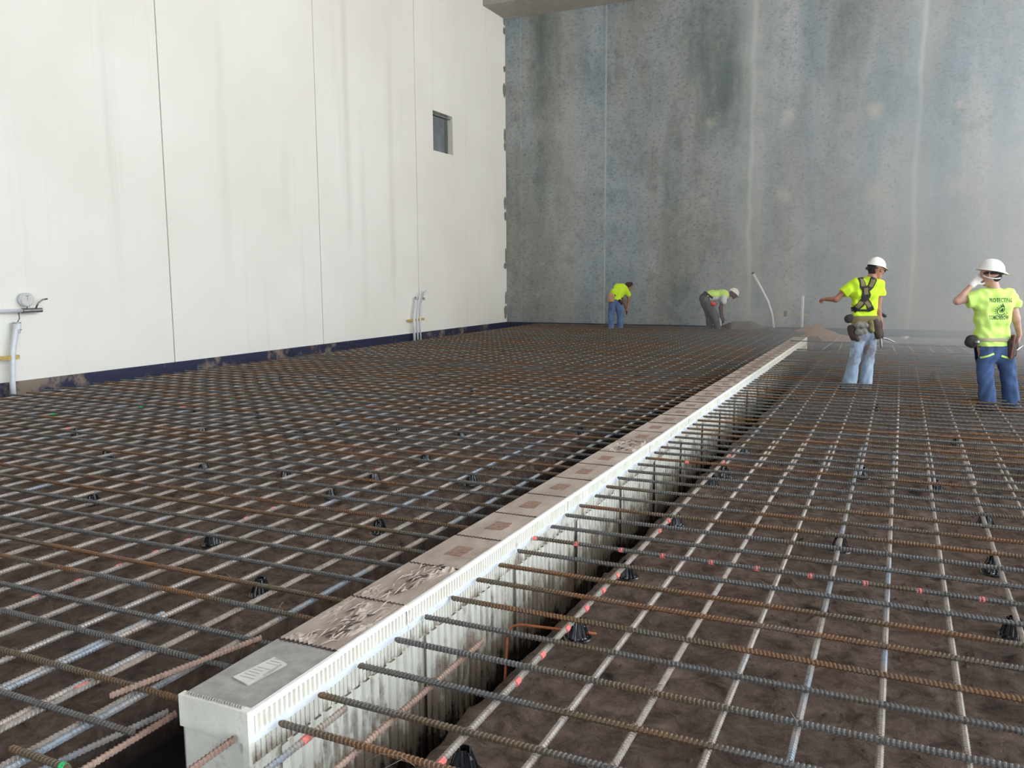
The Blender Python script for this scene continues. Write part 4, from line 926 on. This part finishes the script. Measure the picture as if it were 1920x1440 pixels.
S.cut(J(1330, 553), V3(.8, 0, .55)); S.cut((0, 0, .03), (0, 0, -1)); S.mesh('trousers', TROU, r); boots(r, [(aL[0]+.04, aL[1], 1.3), (aR[0]+.04, aR[1], 1.3)])
hardhat('hard_hat', hd+V3(.01, 0, .045), face, upd, HATW, r, .05, .01, 1.1)
blob('dark_belt', DARK, [(J(1320, 548, -.13), J(1333, 558, -.17), .03, .03)], r, .01)
blob('red_flag_marker', ORNG, [(J(1333, 569, -.2), J(1336, 570, -.2), .055, .055)], r, .01)
blob('power_tool', WSH, [(J(1349, 598, -.1), J(1349, 610, -.08), .045, .04)], r, .01); blob('tool_head', DARK, [(J(1349, 612, -.08), J(1352, 616, -.05), .04, .05), (J(1357, 598, .12), J(1356, 604, .1), .05, .05)], r, .01)
#ENDPEOPLE
# ------------------------------------------------------------------ haze of cutting dust at the right
#HAZEBEGIN
def haze(name, lo, hi, dens, colr, label, aniso=.3, falloff=None, nscale=.35):
    m = MB(); m.box(lo, hi); mt = bpy.data.materials.new(name); mt.use_nodes = True; nt = mt.node_tree; nt.nodes.clear()
    out = nt.nodes.new('ShaderNodeOutputMaterial'); vs_ = nt.nodes.new('ShaderNodeVolumeScatter'); vs_.inputs['Color'].default_value = colr; vs_.inputs['Anisotropy'].default_value = aniso
    co = nt.nodes.new('ShaderNodeTexCoord'); no = nt.nodes.new('ShaderNodeTexNoise'); no.inputs['Scale'].default_value = nscale; no.inputs['Detail'].default_value = 3; nt.links.new(co.outputs['Object'], no.inputs['Vector'])
    r_ = nt.nodes.new('ShaderNodeMapRange'); r_.inputs['From Min'].default_value = .38; r_.inputs['From Max'].default_value = .66; r_.inputs['To Max'].default_value = dens; r_.inputs['To Min'].default_value = dens*.25; nt.links.new(no.outputs['Fac'], r_.inputs['Value'])
    g = nt.nodes.new('ShaderNodeSeparateXYZ'); nt.links.new(co.outputs['Object'], g.inputs[0]); last = r_.outputs[0]
    for ax, a, b in (falloff or []):
        q = nt.nodes.new('ShaderNodeMapRange'); q.interpolation_type = 'SMOOTHSTEP'; q.inputs['From Min'].default_value = a; q.inputs['From Max'].default_value = b; nt.links.new(g.outputs[ax], q.inputs['Value'])
        mu = nt.nodes.new('ShaderNodeMath'); mu.operation = 'MULTIPLY'; nt.links.new(last, mu.inputs[0]); nt.links.new(q.outputs[0], mu.inputs[1]); last = mu.outputs[0]
    nt.links.new(last, vs_.inputs['Density']); nt.links.new(vs_.outputs[0], out.inputs['Volume'])
    o = m.build(name, mt); tag(o, label, 'haze', kind='stuff'); return o
haze('dust_haze', (-9.5, 12.2, -.1), (9.0, 25.7, 9.0), .50, (.72, .86, 1, 1), 'pale bluish cutting dust drifting in front of the back wall at right', .2, [(0, -5.5, 8.5), (2, 9.5, -1.5), (1, 12.2, 16)])
haze('dust_puff', (-4.4, 24.2, -.05), (-2.6, 25.6, .75), 1.6, (.95, .97, 1, 1), 'small puff of dust blown from the tool of the stooping worker', .2, [(0, -2.7, -4.2), (2, .7, .0)], 2.2)
